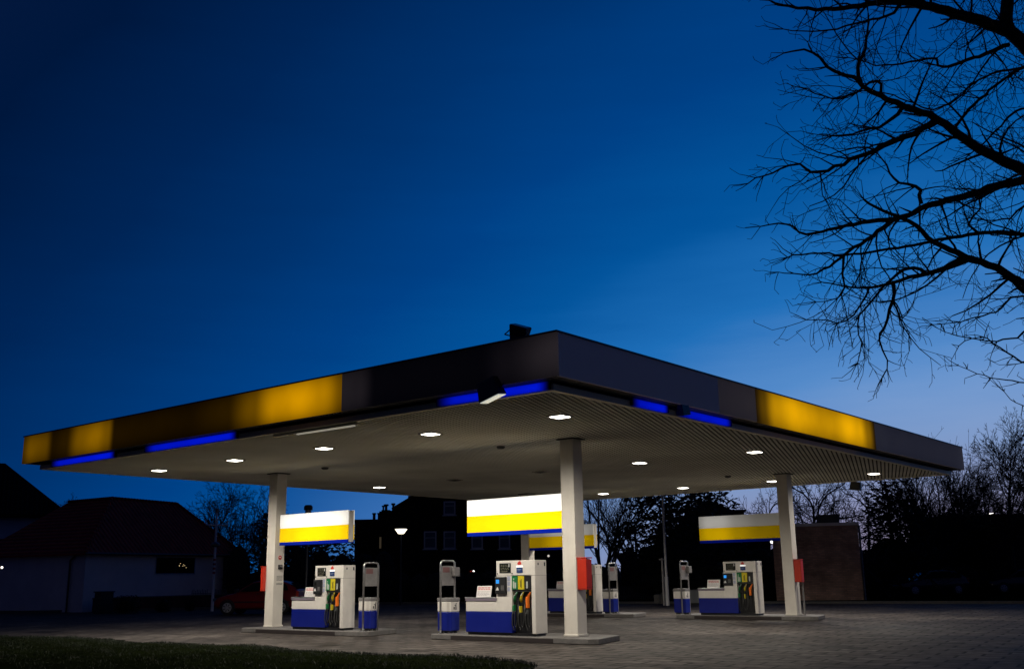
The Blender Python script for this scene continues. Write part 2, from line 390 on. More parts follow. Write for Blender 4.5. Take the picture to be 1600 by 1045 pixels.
cpart(box('soffit_backing', nmat('soffit_gap', (.015,.014,.013), .9), X0+.05, X1-.05, Y0+.05, Y1-.05, Z+.018, Z+.06, canopy))
tb = MB()
for a in ((X0,X1,Y0,Y0+.12),(X0,X1,Y1-.12,Y1),(X0,X0+.12,Y0+.12,Y1-.12),(X1-.12,X1,Y0+.12,Y1-.12)): tb.box(*a, Z-.012, Z+.10)
cpart(tb.build('edge_trim', m_trim, canopy))
cpart(box('roof_deck', m_roofdeck, X0-OV+.06, X1+OV-.06, Y0-OV+.06, Y1+OV-.06, ZF+.06, ZT-.06, canopy))
# recess between soffit edge and fascia
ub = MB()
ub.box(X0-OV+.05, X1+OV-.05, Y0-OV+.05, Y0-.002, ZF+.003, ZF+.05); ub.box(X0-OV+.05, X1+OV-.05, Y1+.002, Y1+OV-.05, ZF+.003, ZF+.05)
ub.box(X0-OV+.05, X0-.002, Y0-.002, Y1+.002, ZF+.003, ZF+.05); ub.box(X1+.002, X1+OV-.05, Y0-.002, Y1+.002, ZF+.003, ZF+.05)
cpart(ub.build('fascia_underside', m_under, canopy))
fx0, fx1, fy0, fy1 = X0-OV, X1+OV, Y0-OV, Y1+OV
zc, zh = (ZF+ZT)/2+.02, .36
YEL = (1.0,.45,.0)
# left fascia (faces -y): from the corner leftwards
gl_w = glow_mat('white_fascia_added_glow', 0, [(-14.84,.60),(-14.35,.52),(-13.9,.05),(-11.3,.04),(-10.7,.18),(-9.66,.75)], (.10,.095,.10), (.50,.40,.46), .045, zc, zh)  # uneven emission paints the light falling on this unlit panel
cpart(box('fascia_panel', gl_w, -14.838, fx1, fy0, fy0+.05, ZF, ZT, canopy, label='grey fascia panel at the near corner, left side'))
gl_y = glow_mat('lit_yellow_fascia', 0, [(-27.73,.05),(-27.3,.13),(-26.5,.10),(-26.1,.012),(-25.4,.02),(-24.7,.17),(-23.9,.25),(-23.4,.16),(-23.1,.012),(-20,.009),(-18.5,.02),(-17.6,.13),(-16.9,.50),(-16.1,.66),(-15.4,.46),(-14.84,.15)], (.045,.035,.006), YEL, .95, zc, zh, vfall=.5)
cpart(box('fascia_panel', gl_y, fx0, -14.842, fy0, fy0+.05, ZF, ZT, canopy, label='yellow fascia panels with patchy glow, left side'))
# right fascia (faces +x)
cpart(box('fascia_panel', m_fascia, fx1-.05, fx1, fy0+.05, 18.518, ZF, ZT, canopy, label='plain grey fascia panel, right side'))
gr_y = glow_mat('lit_yellow_fascia_side', 1, [(20.2,.02),(20.6,.12),(21.2,.66),(22.2,.98),(23.3,.66),(24.4,.60),(25.5,.98),(26.2,.85),(26.8,.30),(27.3,.02)], (.16,.11,.05), (1.0,.485,.0), .80, zc, zh, vfall=.42)
gr_a = glow_mat('fascia_warm_added_glow', 1, [(18.52,.7),(20.2,1.0)], (.50,.42,.38), (.62,.48,.40), .028, zc, zh, vfall=.2)  # warm grey emission added to lift this unlit stretch of fascia
gr_b = glow_mat('fascia_cool_added_glow', 1, [(27.3,1.0),(29,.85),(34,.9),(35.26,1.2)], (.50,.44,.44), (.52,.50,.60), .026, zc, zh, vfall=.2)  # cool grey emission stands in for skylight on this end
cpart(box('fascia_panel', gr_a, fx1-.05, fx1, 18.522, 20.2, ZF, ZT, canopy, label='brownish fascia panel left of the yellow glow, right side'))
cpart(box('fascia_panel', gr_y, fx1-.05, fx1, 20.2, 27.3, ZF, ZT, canopy, label='fascia panel glowing bright yellow, right side'))
cpart(box('fascia_panel', gr_b, fx1-.05, fx1, 27.3, fy1, ZF, ZT, canopy, label='grey fascia panel at the right tip of the canopy'))
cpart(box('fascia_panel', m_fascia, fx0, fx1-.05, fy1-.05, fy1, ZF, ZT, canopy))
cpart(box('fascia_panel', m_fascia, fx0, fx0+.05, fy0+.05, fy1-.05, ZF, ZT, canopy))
cb_ = MB()
cb_.box(fx0-.02, fx1+.02, fy0-.02, fy0+.08, ZT+.001, ZT+.03); cb_.box(fx0-.02, fx1+.02, fy1-.08, fy1+.02, ZT+.001, ZT+.03)
cb_.box(fx0-.02, fx0+.08, fy0+.08, fy1-.08, ZT+.001, ZT+.03); cb_.box(fx1-.08, fx1+.02, fy0+.08, fy1-.08, ZT+.001, ZT+.03)
cpart(cb_.build('coping', m_dark, canopy))
# blue light strips on the soffit's edge
def strip(a, b, axis, s=1.0):
    lo, hi = min(a,b), max(a,b); w_ = min(.5, (hi-lo)*.25)
    m = glow_mat('blue_light_strip', axis, [(lo,.0),(lo+w_,.8),(hi-w_*.6,1.0),(hi,.0)], (.004,.004,.03), (.0,.012,1.0), .62*s, Z+.07, .09, vfall=.55)
    if axis == 0: o = box('light_strip', m, lo, hi, Y0-.05, Y0-.002, Z+.01, ZF-.005, canopy)
    else: o = box('light_strip', m, X1+.002, X1+.05, lo, hi, Z+.01, ZF-.005, canopy)
    cpart(o)
for a, b in ((-26.7,-23.5),(-22.2,-18.55),(-12.6,-10.02)): strip(a, b, 0)
for a, b in ((15.7,17.0),(17.35,19.6)): strip(a, b, 1, .9)
# columns
def column(x, y, base, extra=False):
    c = MB()
    c.box(x-.35, x, y, y+.35, base, Z-.014)
    o = cpart(c.build('column', m_column, canopy, bevel=.012))
    s = MB().box(x-.352, x-.337, y-.003, y+.01, base, Z-.015).box(x-.215, x-.207, y-.002, y+.01, base, Z-.015)
    s.build('cover_strip', m_grey if False else m_column, o)
    MB().box(x-.41, x+.06, y-.06, y+.41, Z-.030, Z-.004).build('head_collar', m_dark, o)
    MB().box(x-.37, x+.02, y-.02, y+.37, base+.001, base+.05).build('foot_plate', m_column, o, bevel=.01)
    return o
IZ = .12
cA = column(-13.32, 18.52, IZ); cB = column(-23.87, 18.60, IZ); cC = column(-13.55, 30.21, IZ); cD = column(-23.87, 30.21, IZ)
# notices on the left column's right face
def face_x(x, y0, y1, z0, z1, mat, name, parent, t=.006):
    return MB().box(x, x+t, y0, y1, z0, z1).build(name, mat, parent)
cyl = MB(); 
cyl.add([(-23.869+d_, 18.79+.055*math.cos(a), 2.02+.055*math.sin(a)) for d_ in (0,.01) for a in [k*math.pi/8 for k in range(16)]], [tuple(range(16,32))]+[(i,(i+1)%16,(i+1)%16+16,i+16) for i in range(16)])
s_ = cyl.build('round_sign', m_red_mark, cB)
face_x(-23.859, 18.765, 18.815, 2.01, 2.04, m_paper, 'emblem', cB)
sw = MB().box(-23.869, -23.80, 18.73, 18.85, 1.70, 1.82).build('switch_box', m_black, cB, bevel=.01)
face_x(-23.799, 18.75, 18.83, 1.75, 1.80, m_grey, 'switch_label', cB)
def text(name, body, size, loc, rot, mat, parent, label=None, sx=1.0):
    cu = bpy.data.curves.new(name, 'FONT'); cu.body = body; cu.size = size; cu.extrude = .0008; cu.align_x = 'CENTER'; cu.align_y = 'CENTER'
    o = bpy.data.objects.new(name, cu); dg = bpy.context.evaluated_depsgraph_get()
    COL.objects.link(o); dg.update(); me = bpy.data.meshes.new_from_object(o.evaluated_get(dg)); bpy.data.objects.remove(o)
    me.materials.clear(); me.materials.append(mat)
    t = bpy.data.objects.new(name, me); COL.objects.link(t); t.location = loc; t.rotation_euler = rot; t.scale = (sx,1,1)
    if parent: t.parent = parent
    return t
for k, zz in enumerate((1.50,1.46,1.425,1.39,1.30,1.27)):
    tx = MB(); yy = 18.70; rr = random.Random(k)
    pts_ = [(yy,zz)]
    while yy < 18.90:
        l = rr.uniform(.012,.035); pts_ += [(yy,zz+.014),(min(yy+l,18.9),zz+.014),(min(yy+l,18.9),zz+.004)]; yy += l+.012; pts_.append((yy,zz+.004))
    pts_.append((pts_[-1][0],zz)); tx.xprism(pts_, -23.8695, -23.867); tx.build('print_line', m_ink, cB)

# ceiling lights
lampbox = thing('ceiling_light', '', 'ceiling light', (0,0,0), 0, 'lights set in the canopy soffit')
fr = MB()
h_ = .19
for a in ((-h_,h_,-h_,-h_+.035),(-h_,h_,h_-.035,h_),(-h_,-h_+.035,-h_+.035,h_-.035),(h_-.035,h_,-h_+.035,h_-.035)): fr.box(*a, -.022, .01)
fr.build('lamp_frame', m_frame, lampbox)
ln = MB(); q = .152
ln.add([(-q,-q,-.020),(q,-q,-.020),(q,q,-.020),(-q,q,-.020),(-q*.8,-q*.8,-.034),(q*.8,-q*.8,-.034),(q*.8,q*.8,-.034),(-q*.8,q*.8,-.034)],
       [(7,6,5,4),(0,4,5,1),(1,5,6,2),(2,6,7,3),(3,7,4,0),(0,1,2,3)])
ln.build('lamp_glass', m_lamp, lampbox)
index_children()
unlitbox = dup(lampbox)
sd_ = bpy.data.lights.new('lamp_beam', 'SPOT'); sd_.energy = 640; sd_.color = (1,.93,.80); sd_.spot_size = R_(168); sd_.spot_blend = .6; sd_.shadow_soft_size = .12
so_ = bpy.data.objects.new('lamp_beam', sd_); COL.objects.link(so_); so_.parent = lampbox; so_.location = (0,0,-.06)
index_children()
for c in ALLCH[unlitbox.name]:
    if c.name.startswith('lamp_glass'):
        c.data = c.data.copy(); c.data.materials[0] = m_unlit
lampdesc = {
 (0,0):'lit soffit lamp nearest the front corner of the canopy', (1,0):'lit soffit lamp left of the front corner lamp, along the left fascia',
 (2,0):'lit soffit lamp in the middle of the row along the left fascia', (3,0):'lit soffit lamp just left of the left column head',
 (4,0):'lit soffit lamp at the far left end of the canopy', (0,1):'lit soffit lamp between near column and right column, along the right fascia',
 (1,1):'lit soffit lamp right of the near column head', (2,1):'dark unlit soffit lamp just left of the near column',
 (3,1):'dark unlit soffit lamp above the left end of the brightest sign', (4,1):'lit soffit lamp at the back left edge, right of the left sign',
 (0,2):'lit soffit lamp farthest right, past the right column', (1,2):'lit soffit lamp beside the head of the right column',
 (2,2):'lit soffit lamp above the dark evergreens at the back edge', (3,2):'lit soffit lamp at the back edge, just right of the near column'}
LB = [15.765, 15.765+8.343, 15.765+16.722]
first = {True: lampbox, False: unlitbox}; used = set()
for (i, j), ds in lampdesc.items():
    lit = (i,j) not in ((2,1),(3,1)); src = first[lit]; loc = (-11.622-3.456*i, LB[j], Z)
    if lit not in used: src['label'] = ds; src.location = loc; used.add(lit)
    else: dup(src, None, ds, loc)

# small smoke-grey detector pucks
det = MB().lathe([(.10,0),(.10,-.03),(.07,-.055),(.02,-.06)], 0, 0, 12)
m_det = nmat('dark_detector', (.03,.03,.03), .5)
first_det = None
for (x, y), ds in (((-15.48,18.6),'small dark round vent on the soffit left of the near column'), ((-21.9,18.68),'small dark round vent on the soffit right of the left column'), ((-15.3,29.7),'small dark round vent on the soffit left of the right column')):
    if first_det is None:
        first_det = det.build('ceiling_vent', m_det); tag(first_det, ds, 'vent', 'vents on the canopy soffit'); first_det.location = (x,y,Z-.001)
    else: dup(first_det, None, ds, (x,y,Z-.001))
# fluorescent batten on the left edge
bt = thing('strip_lamp', 'slim pale strip lamp under the left edge of the canopy', 'lamp', (-16.2,13.52,Z))
MB().box(-1.3,1.3,-.05,.05,-.062,-.013).build('housing', m_trim, bt, bevel=.01)
MB().box(-.55,1.2,-.035,.035,-.085,-.063).build('diffuser', nmat('pale_diffuser', (.75,.73,.66), .4, emit=(1,.95,.8), es=.22), bt, bevel=.01)

# floodlights
def floodlight(loc, rot, label, scale=1.0, glass=None):
    t = thing('floodlight', label, 'floodlight', loc, 0, 'floodlights around the canopy edge'); t.scale = (scale,)*3; t.rotation_euler = rot
    MB().add([(-.20,-.11,0),(.20,-.11,0),(.20,.11,0),(-.20,.11,0),(-.17,-.06,.30),(.17,-.06,.30),(.17,.06,.30),(-.17,.06,.30)],
             [(0,3,2,1),(4,5,6,7),(0,1,5,4),(1,2,6,5),(2,3,7,6),(3,0,4,7)]).build('housing', m_dark, t, bevel=.012)
    MB().box(-.185,.185,-.095,.095,-.012,-.001).build('glass', glass or m_unlit, t)
    MB().tube([(-.21,0,.10),(-.22,.10,.16),(-.22,.18,.2)], .012, 6).tube([(.21,0,.10),(.22,.10,.16),(.22,.18,.2)], .012, 6).tube([(-.22,.18,.2),(.22,.18,.2)], .014, 6).build('bracket', m_dark, t)
    return t
m_fglass = nmat('floodlight_glass', (.6,.62,.6), .2, emit=(.9,1,.95), es=.42)
floodlight((-10.95,12.96,4.33), (R_(8),R_(-15),0), 'dark floodlight with pale glass hung under the left fascia near the corner', 1.12, m_fglass)
floodlight((-10.53,13.22,5.56), (R_(195),R_(20),R_(10)), 'dark floodlight standing on top of the canopy at the front corner', .88)
floodlight((-9.70,17.17,4.38), (R_(5),R_(-10),R_(90)), 'dark floodlight under the right fascia between the two blue light strips', .75)
floodlight((-13.2,34.98,4.12), (0,R_(8),0), 'dark floodlight hanging from the far edge of the canopy, right of the right column', .95)

# ================================================================== ISLANDS AND THEIR THINGS
XO, YO = -.25, 11.62
islands = {'mid': (0,0), 'right': (XO,YO)}
def island(x0, x1, y0, y1, label):
    t = thing('pump_island', label, 'pump island', ((x0+x1)/2,(y0+y1)/2,0), 0, 'raised concrete islands under the pumps')
    L2, W2 = (x1-x0)/2, (y1-y0)/2
    pts = [(-L2+.12,-W2),(L2-.25,-W2),(L2-.05,-W2+.12),(L2-.42,W2-.05),(L2-.5,W2),(-L2+.35,W2),(-L2,W2-.15),(-L2,-W2+.15)]
    MB().prism(pts, .002, IZ).build('slab', m_concrete, t, bevel=.015)
    MB().box(-L2+.75, L2-1.15, -W2-.004, -W2+.02, .006, IZ-.022).build('edge_band', m_kerbdark, t)
    return t
island(-17.3,-12.45,18.0,19.5,'concrete island under the near column and its pump')
island(-24.55,-19.4,18.0,19.5,'concrete island under the left column and its pump')
island(-17.45,-12.6,29.55,31.1,'concrete island under the right column and its pump')
island(-24.55,-19.0,29.55,31.1,'concrete island mostly hidden behind the near pump')

def pump(loc, label):
    """origin: left front bottom corner of the counter; the tower is at the right"""
    t = thing('fuel_pump', label, 'fuel pump', loc, 0, 'fuel pumps on the islands')
    D = .42
    # counter
    box('plinth', m_black, .03,2.02,.04,D-.03,0,.06,t)
    box('counter_base', m_blue, 0,1.378,0,D,.06,.515,t,.01)
    box('counter_front', m_white, 0,.93,.004,D-.004,.516,.745,t,.008)
    box('counter_lid', m_cap, -.01,.929,-.012,D+.01,.746,.805,t,.008)
    box('lid_strip', m_steel, -.012,.928,-.016,.03,.806,.832,t,.004)
    # tower
    tw = MB().box(.93,1.378,.004,D-.004,.516,1.63); tw.box(1.379,1.94,.16,D-.004,.06,1.63); tw.box(1.94,2.05,.0,D-.004,.055,1.63); tw.box(1.379,1.94,.004,.16,1.305,1.63)
    tw.build('tower', m_white, t, .008)
    seam = MB().box(.931,2.051,-.001,.012,1.298,1.304).box(2.049,2.052,.0,D-.01,1.298,1.302); seam.build('panel_seam', m_dark, t)
    mr_ = MB().box(2.050,2.056,.10,.13,1.52,1.57).box(2.050,2.056,.33,.37,1.50,1.58); mr_.build('hinge', m_dark, t)
    # display
    d_ = box('display', m_black, 1.03,1.36,-.006,.01,1.36,1.575,t)
    box('display_glass', m_screen, 1.045,1.345,-.009,-.0065,1.375,1.56,d_)
    tx_ = MB(); rr = random.Random(3)
    for zz in (1.395,1.43,1.465,1.50,1.53):
        xx = 1.07
        while xx < 1.29: l = rr.uniform(.02,.06); tx_.box(xx, xx+l, -.0105, -.0092, zz, zz+.010); xx += l+.018
    tx_.box(1.10,1.25,-.0105,-.0092,1.381,1.391)
    tx_.build('display_print', nmat('display_print', (.16,.15,.10), .5), d_)
    box('display_sticker', m_paper, 1.305,1.328,-.0105,-.0092,1.49,1.555,d_)
    for xx in (.965,1.395): MB().lathe([(.016,0),(.016,.008)], 0,0,10).build('lock', m_black, t); 
    lk = [c for c in COL.objects if c.parent == t and c.name.startswith('lock')]
    for c, xx in zip(lk, (.965,1.395)): c.rotation_euler = (R_(90),0,0); c.location = (xx,.004,1.345)
    # red and white mark with blue field
    mk = MB(); mk.yprism([(1.565,1.535),(1.655,1.535),(1.668,1.57),(1.645,1.585),(1.640,1.61),(1.622,1.595),(1.611,1.635),(1.600,1.595),(1.582,1.61),(1.577,1.585),(1.552,1.57)], -.004, .006)
    mk.build('red_emblem', m_red_mark, t)
    box('lit_label', nmat('lit_label', (.8,.8,.8), .4, emit=(1,.98,.95), es=.85), 1.525,1.705,-.006,.006,1.48,1.515,t)
    box('blue_label', nmat('dark_blue_label', (.008,.035,.16), .4), 1.53,1.70,-.005,.006,1.36,1.478,t)
    MB().box(1.55,1.67,-.007,-.0052,1.43,1.442).box(1.55,1.64,-.007,-.0052,1.40,1.410).build('label_print', nmat('label_print', (.25,.3,.4), .5), t)
    # payment terminal
    py_ = box('payment_terminal', m_black, .925,1.245,-.05,.003,.905,1.275,t,.012)
    box('terminal_screen', m_bluescreen, .965,1.055,-.054,-.051,1.13,1.215,py_)
    MB().yprism([(.955,.98),(1.045,.98),(1.03,1.02),(1.01,1.055),(.985,1.03)], -.056, -.051).build('card_slot', m_paper, py_)
    kp = MB()
    for a in range(3):
        for b in range(4): kp.box(1.11+a*.03,1.13+a*.03,-.056,-.051,.985+b*.028,1.003+b*.028)
    kp.build('keypad', m_grey, py_)
    st = MB().box(1.255,1.335,-.002,.008,1.18,1.285).box(1.255,1.335,-.002,.008,1.08,1.165).box(1.258,1.33,-.002,.008,.96,1.05)
    st.build('sticker', nmat('pale_sticker', (.40,.42,.55), .5), t)
    # grade panels
    for xa, xb, mm, nm in ((1.385,1.55,m_green,'grade_panel'),(1.56,1.735,m_yellow,'grade_panel'),(1.745,1.935,m_black,'grade_panel')):
        g = box(nm, mm, xa, xb, .0, .159, 1.0, 1.29, t)
        if mm is m_green: b_ = MB().box(xa+.03,xa+.07,-.002,-.0005,1.02,1.18).box(xa+.08,xa+.12,-.002,-.0005,1.02,1.15).box(xa+.04,xa+.07,-.002,-.0005,1.20,1.24)
        elif mm is m_yellow: b_ = MB().box(xa+.06,xa+.08,-.002,-.0005,1.05,1.20).box(xa+.09,xa+.11,-.002,-.0005,1.03,1.22)
        else: b_ = MB().box(xa+.05,xa+.095,-.002,-.0005,1.02,1.17)
        b_.build('grade_print', nmat('pale_print', (.45,.48,.42) if mm is not m_yellow else (.12,.10,.01), .5), g)
    box('header_bar', nmat('dark_grey_plastic', (.03,.03,.032), .5), 1.381,1.938,.02,.155,.955,.995,t)
    box('hose_bay', m_black, 1.381,1.938,.12,.158,.07,.95,t)
    # nozzles and hoses
    for k, (xx, mm, cm) in enumerate(((1.46,m_green,m_green),(1.64,m_yellow,m_yellow),(1.84,m_orange,m_orange))):
        nz_ = MB().tube([(xx-.035,.06,.73),(xx-.02,.03,.80),(xx+.01,.015,.87),(xx+.05,.03,.94)], [.030,.034,.026,.014], 8).build('nozzle', mm, t, smooth=True)
        MB().tube([(xx+.01,-.002,.865),(xx+.055,.0,.93)], [.014,.012], 6).build('spout', m_steel if k < 2 else m_orange, nz_)
        box('grip', cm if k != 1 else m_yellow, xx-.055,xx-.01 if k<2 else xx+.0, -.02,.06, .54 if k<2 else .60, .66 if k<2 else .84, nz_, .008) if k != 1 else box('grip', cm, xx-.04,xx,-.02,.05,.50,.64, nz_, .008)
        MB().box(xx-.06,xx+.05,.05,.12,.68,.76).build('holster', m_black, nz_)
        for q_, (dx, zl, y_) in enumerate(((0,.12,-.02),(.035,.18,.02))):
            MB().tube([(xx-.03,.02,.60),(xx-.045+dx,y_-.02,.45),(xx-.03+dx,y_-.04,.25),(xx+.02+dx*.5,y_-.03,zl),(xx+.07,y_,.22),(xx+.075-dx,.04,.45),(xx+.05,.09,.80)], .013, 8).build('hose', m_rubber, nz_, smooth=True)
    return t
P1 = (-16.26,18.2,IZ)
pump(P1, 'white and blue fuel pump beside the near column, under the brightest sign')
index_children()
p1 = [o for o in COL.objects if o.name == 'fuel_pump'][0]
lp_ = dup(p1, None, 'white and blue fuel pump right of the left column', (-22.55,18.2,IZ))
for o_ in list(COL.objects):
    if o_.name.startswith('terminal_screen') and o_.parent and o_.parent.parent == lp_: o_.data = o_.data.copy(); o_.data.materials[0] = m_screen
dup(p1, None, 'white and blue fuel pump on the right island, left of the right column', (-16.26+XO-.15,18.2+YO,IZ))
dup(p1, None, 'white and blue fuel pump mostly hidden behind the near column', (-22.7,18.2+YO,IZ))

def card(loc, label):
    t = thing('notice_card', label, 'notice', loc, 0, 'white notices standing on the pump counters')
    o = MB().xprism([(.0,0),(.012,0),(.062,.25),(.05,.25)], 0, .44).build('card', m_paper, t)
    pr = MB(); rr = random.Random(2)
    def ln_(z, x0, x1, h, mb):
        y = .05*z/.25-.0015; x = x0
        while x < x1:
            l = min(rr.uniform(.03,.09), x1-x); mb.add([(x,y,z),(x+l,y,z),(x+l,y+.05*h/.25,z+h),(x,y+.05*h/.25,z+h)], [(0,1,2,3)]); x += l+.012
    ln_(.195,.03,.41,.022,pr); ln_(.16,.03,.41,.016,pr); pr.build('red_print', nmat('red_print', (.55,.10,.08), .6), t)
    p2 = MB(); ln_(.115,.03,.40,.008,p2); ln_(.085,.03,.38,.008,p2); ln_(.055,.03,.40,.008,p2); ln_(.028,.03,.33,.008,p2)
    p2.build('dark_print', nmat('grey_print', (.22,.18,.2), .6), t)
    return t
card((-16.08,18.36,IZ+.83), 'white notice with red print on the near pump counter'); index_children()
c1 = [o for o in COL.objects if o.name == 'notice_card'][0]
dup(c1, None, 'white notice with red print on the left pump counter', (-22.30,18.42,IZ+.83))
dup(c1, None, 'white notice with red print on the right pump counter', (-16.20+XO,18.42+YO,IZ+.83))
dup(c1, None, 'white notice on the hidden pump counter behind the near column', (-22.5,18.42+YO,IZ+.83))

def loop_stand(loc, label, box_=True):
    t = thing('loop_stand', label, 'service stand', loc, 0, 'steel loop stands beside the pumps')
    d, H, r = .50, 1.67, .09
    pts = [(0,0,0),(0,0,H-r)]
    for k in range(1,6): a = math.pi/2*k/5; pts.append((0, r-r*math.cos(a), H-r+r*math.sin(a)))
    for k in range(0,6): a = math.pi/2*k/5; pts.append((0, d-r+r*math.sin(a), H-r+r*math.cos(a)))
    pts.append((0,d,0))
    MB().tube(pts, .024, 10).build('steel_loop', m_steel, t, smooth=True)
    pn = MB().box(-.012,.012,.03,d-.03,1.09,1.55).build('panel', m_grey, t, bevel=.005)
    MB().lathe([(.06,0),(.06,.012)],0,0,12).build('foot_plate', m_steel, t)
    MB().box(.0125,.016,.07,.30,1.40,1.52).build('panel_sticker', nmat('dull_red_sticker', (.16,.07,.07), .6), t)
    if box_: MB().box(.014,.12,d-.14,d+.06,1.30,1.52).build('towel_box', m_grey, t, bevel=.02)
    return t
LS = [(-17.08,18.22,IZ), (-19.62,18.10,IZ), (-17.28,18.20+YO,IZ), (-19.50,28.65+.95,IZ)]
loop_stand(LS[0], 'steel loop stand with towel box left of the near pump'); 
s2 = loop_stand(LS[1], 'steel loop stand with plain panel right of the left pump', False)
index_children(); s1 = [o for o in COL.objects if o.name == 'loop_stand'][0]
dup(s1, None, 'steel loop stand with towel box left of the right pump', LS[2]); dup(s2, None, 'steel loop stand on the hidden island, right of the red box', (-20.0,29.70,IZ))

def bin_(loc, label):
    t = thing('waste_bin', label, 'bin', loc, 0, 'blue and white bins under the loop stands')
    W_, D_ = .44, .30
    box('body', m_blue, 0,W_,0,D_,.05,.49,t,.02); box('white_band', m_white, 0,W_,.0,D_,.492,.72,t,.012)
    box('lid', m_grey, -.008,W_+.008,-.008,D_+.008,.722,.81,t,.012)
    ft = MB().box(.06,W_-.06,.06,D_-.06,.03,.049).box(.04,.10,.05,.10,0,.05).box(W_-.10,W_-.04,.05,.10,0,.05).box(.04,.10,D_-.10,D_-.05,0,.05).box(W_-.10,W_-.04,D_-.10,D_-.05,0,.05); ft.build('feet', m_dark, t)
    b = MB()                                     # pictogram of a person dropping litter
    x = W_+.003
    def blk(y0,y1,z0,z1): b.box(W_+.0005, x, y0, y1, z0, z1)
    blk(.17,.195,.665,.69); blk(.155,.185,.60,.66); blk(.15,.165,.53,.60); blk(.175,.19,.53,.60); blk(.12,.155,.63,.645); blk(.09,.125,.54,.60)
    b.build('pictogram', m_ink, t)
    MB().box(-.02,.0,.10,.15,.60,.65).build('latch', m_black, t)
    return t
bin_((-17.33,18.38,IZ), 'blue and white bin left of the near pump'); index_children()
b1 = [o for o in COL.objects if o.name == 'waste_bin'][0]
dup(b1, None, 'blue and white bin right of the left pump', (-20.10,18.38,IZ))
dup(b1, None, 'blue and white bin left of the right pump', (-17.66,18.33+YO,IZ))
dup(b1, None, 'blue and white bin on the hidden island, right of the red box', (-20.42,29.90,IZ))

# signs above the pumps
def sign_mats(es_w, es_y, es_b, key, ramp):
    a = glow_mat('sign_white_'+key, 0, ramp, (.62,.61,.57), (1,.97,.90), es_w, .65, .24, vfall=.35)
    b = glow_mat('sign_yellow_'+key, 0, ramp, (.60,.42,.006), (1,.60,.0), es_y, .28, .24, vfall=.25)
    c = glow_mat('sign_blue_'+key, 0, ramp, (.004,.014,.22), (.0,.02,.55), es_b, .04, .1, vfall=.2)
    return a, b, c
def sign(loc, length, label, mats, flip=False):
    t = thing('illuminated_sign', label, 'sign', loc, 0, 'striped signs above the pumps')
    mw, my, mb = mats; TH = .235; H = .85
    for y0, y1, nm in ((0,.035,'front'),(TH-.035,TH,'back')):
        box('white_stripe', mw, .0,length,y0,y1,.47,H,t,.006); box('yellow_stripe', my, 0,length,y0,y1,.086,.469,t,.004); box('blue_stripe', mb, 0,length,y0,y1,.0,.085,t,.004)
    box('end_cap', m_white, -.012 if flip else .01, length-.01 if flip else length+.004, .036, TH-.036, .02, H-.01, t, .004)
    return t
ramp_mid = [(0,.85),(.3,.95),(1.0,1.0),(1.9,1.1),(2.84,1.0)]
ramp_left = [(0,.55),(.5,.75),(1.0,1.0),(1.8,1.0),(2.4,.75),(2.86,.45)]
ramp_far = [(0,.6),(.35,1.0),(.8,1.0),(1.4,.45),(2.2,.2),(2.85,.15)]
sign((-16.54,18.57,2.345), 2.84, 'brightest white, yellow and blue sign, left of the near column', sign_mats(1.15,1.0,.30,'near',ramp_mid), True)
sign((-23.70,18.62,2.345), 2.86, 'glowing white, yellow and blue sign attached to the left column', sign_mats(1.05,.95,.24,'left',ramp_left))
sign((-16.76,30.28,2.36), 2.85, 'dim white, yellow and blue sign attached to the right column', sign_mats(.30,.42,.12,'right',ramp_far), True)
sign((-23.86,30.26,2.32), 2.88, 'dim sign behind the near column, half hidden under the brightest sign', sign_mats(.28,.36,.10,'back',[(0,.5),(.4,.5),(1.2,1),(2.2,1.0),(2.88,.6)]))

# red boxes on the columns
def redbox(x0, x1, y0, y1, label):
    t = thing('red_cabinet', label, 'cabinet', ((x0+x1)/2,(y0+y1)/2,1.10), 0, 'red boxes on the columns')
    a, b = (x1-x0)/2, (y1-y0)/2
    MB().xprism([(-b,0),(b,0),(b,.64),(-b+.02,.66),(-b,.66)], -a, a).build('case', m_red, t, bevel=.012)
    MB().box(-a-.006,a+.01,-b-.012,b+.008,.662,.685).build('lid', m_red, t)
    MB().box(a,a+.004,-b+.02,b-.02,.05,.058).box(-a+.02,a-.02,-b-.003,-b,.03,.034).build('door_edge', nmat('dark_red', (.12,.01,.008), .5), t)
    return t
redbox(-13.318,-13.07,18.55,18.76,'bright red box on the right side of the near column')
redbox(-24.335,-24.222,18.50,18.72,'red box peeking out behind the left column, in front of the red car')
redbox(-13.548,-13.32,30.24,30.42,'red box on the right side of the right column')
t = thing('downpipe', 'thin grey pipe beside the foot of the right column', 'pipe', (-13.42,30.50,0)); MB().tube([(0,0,IZ),(0,0,1.12)], .03, 8).build('pipe', m_grey, t)

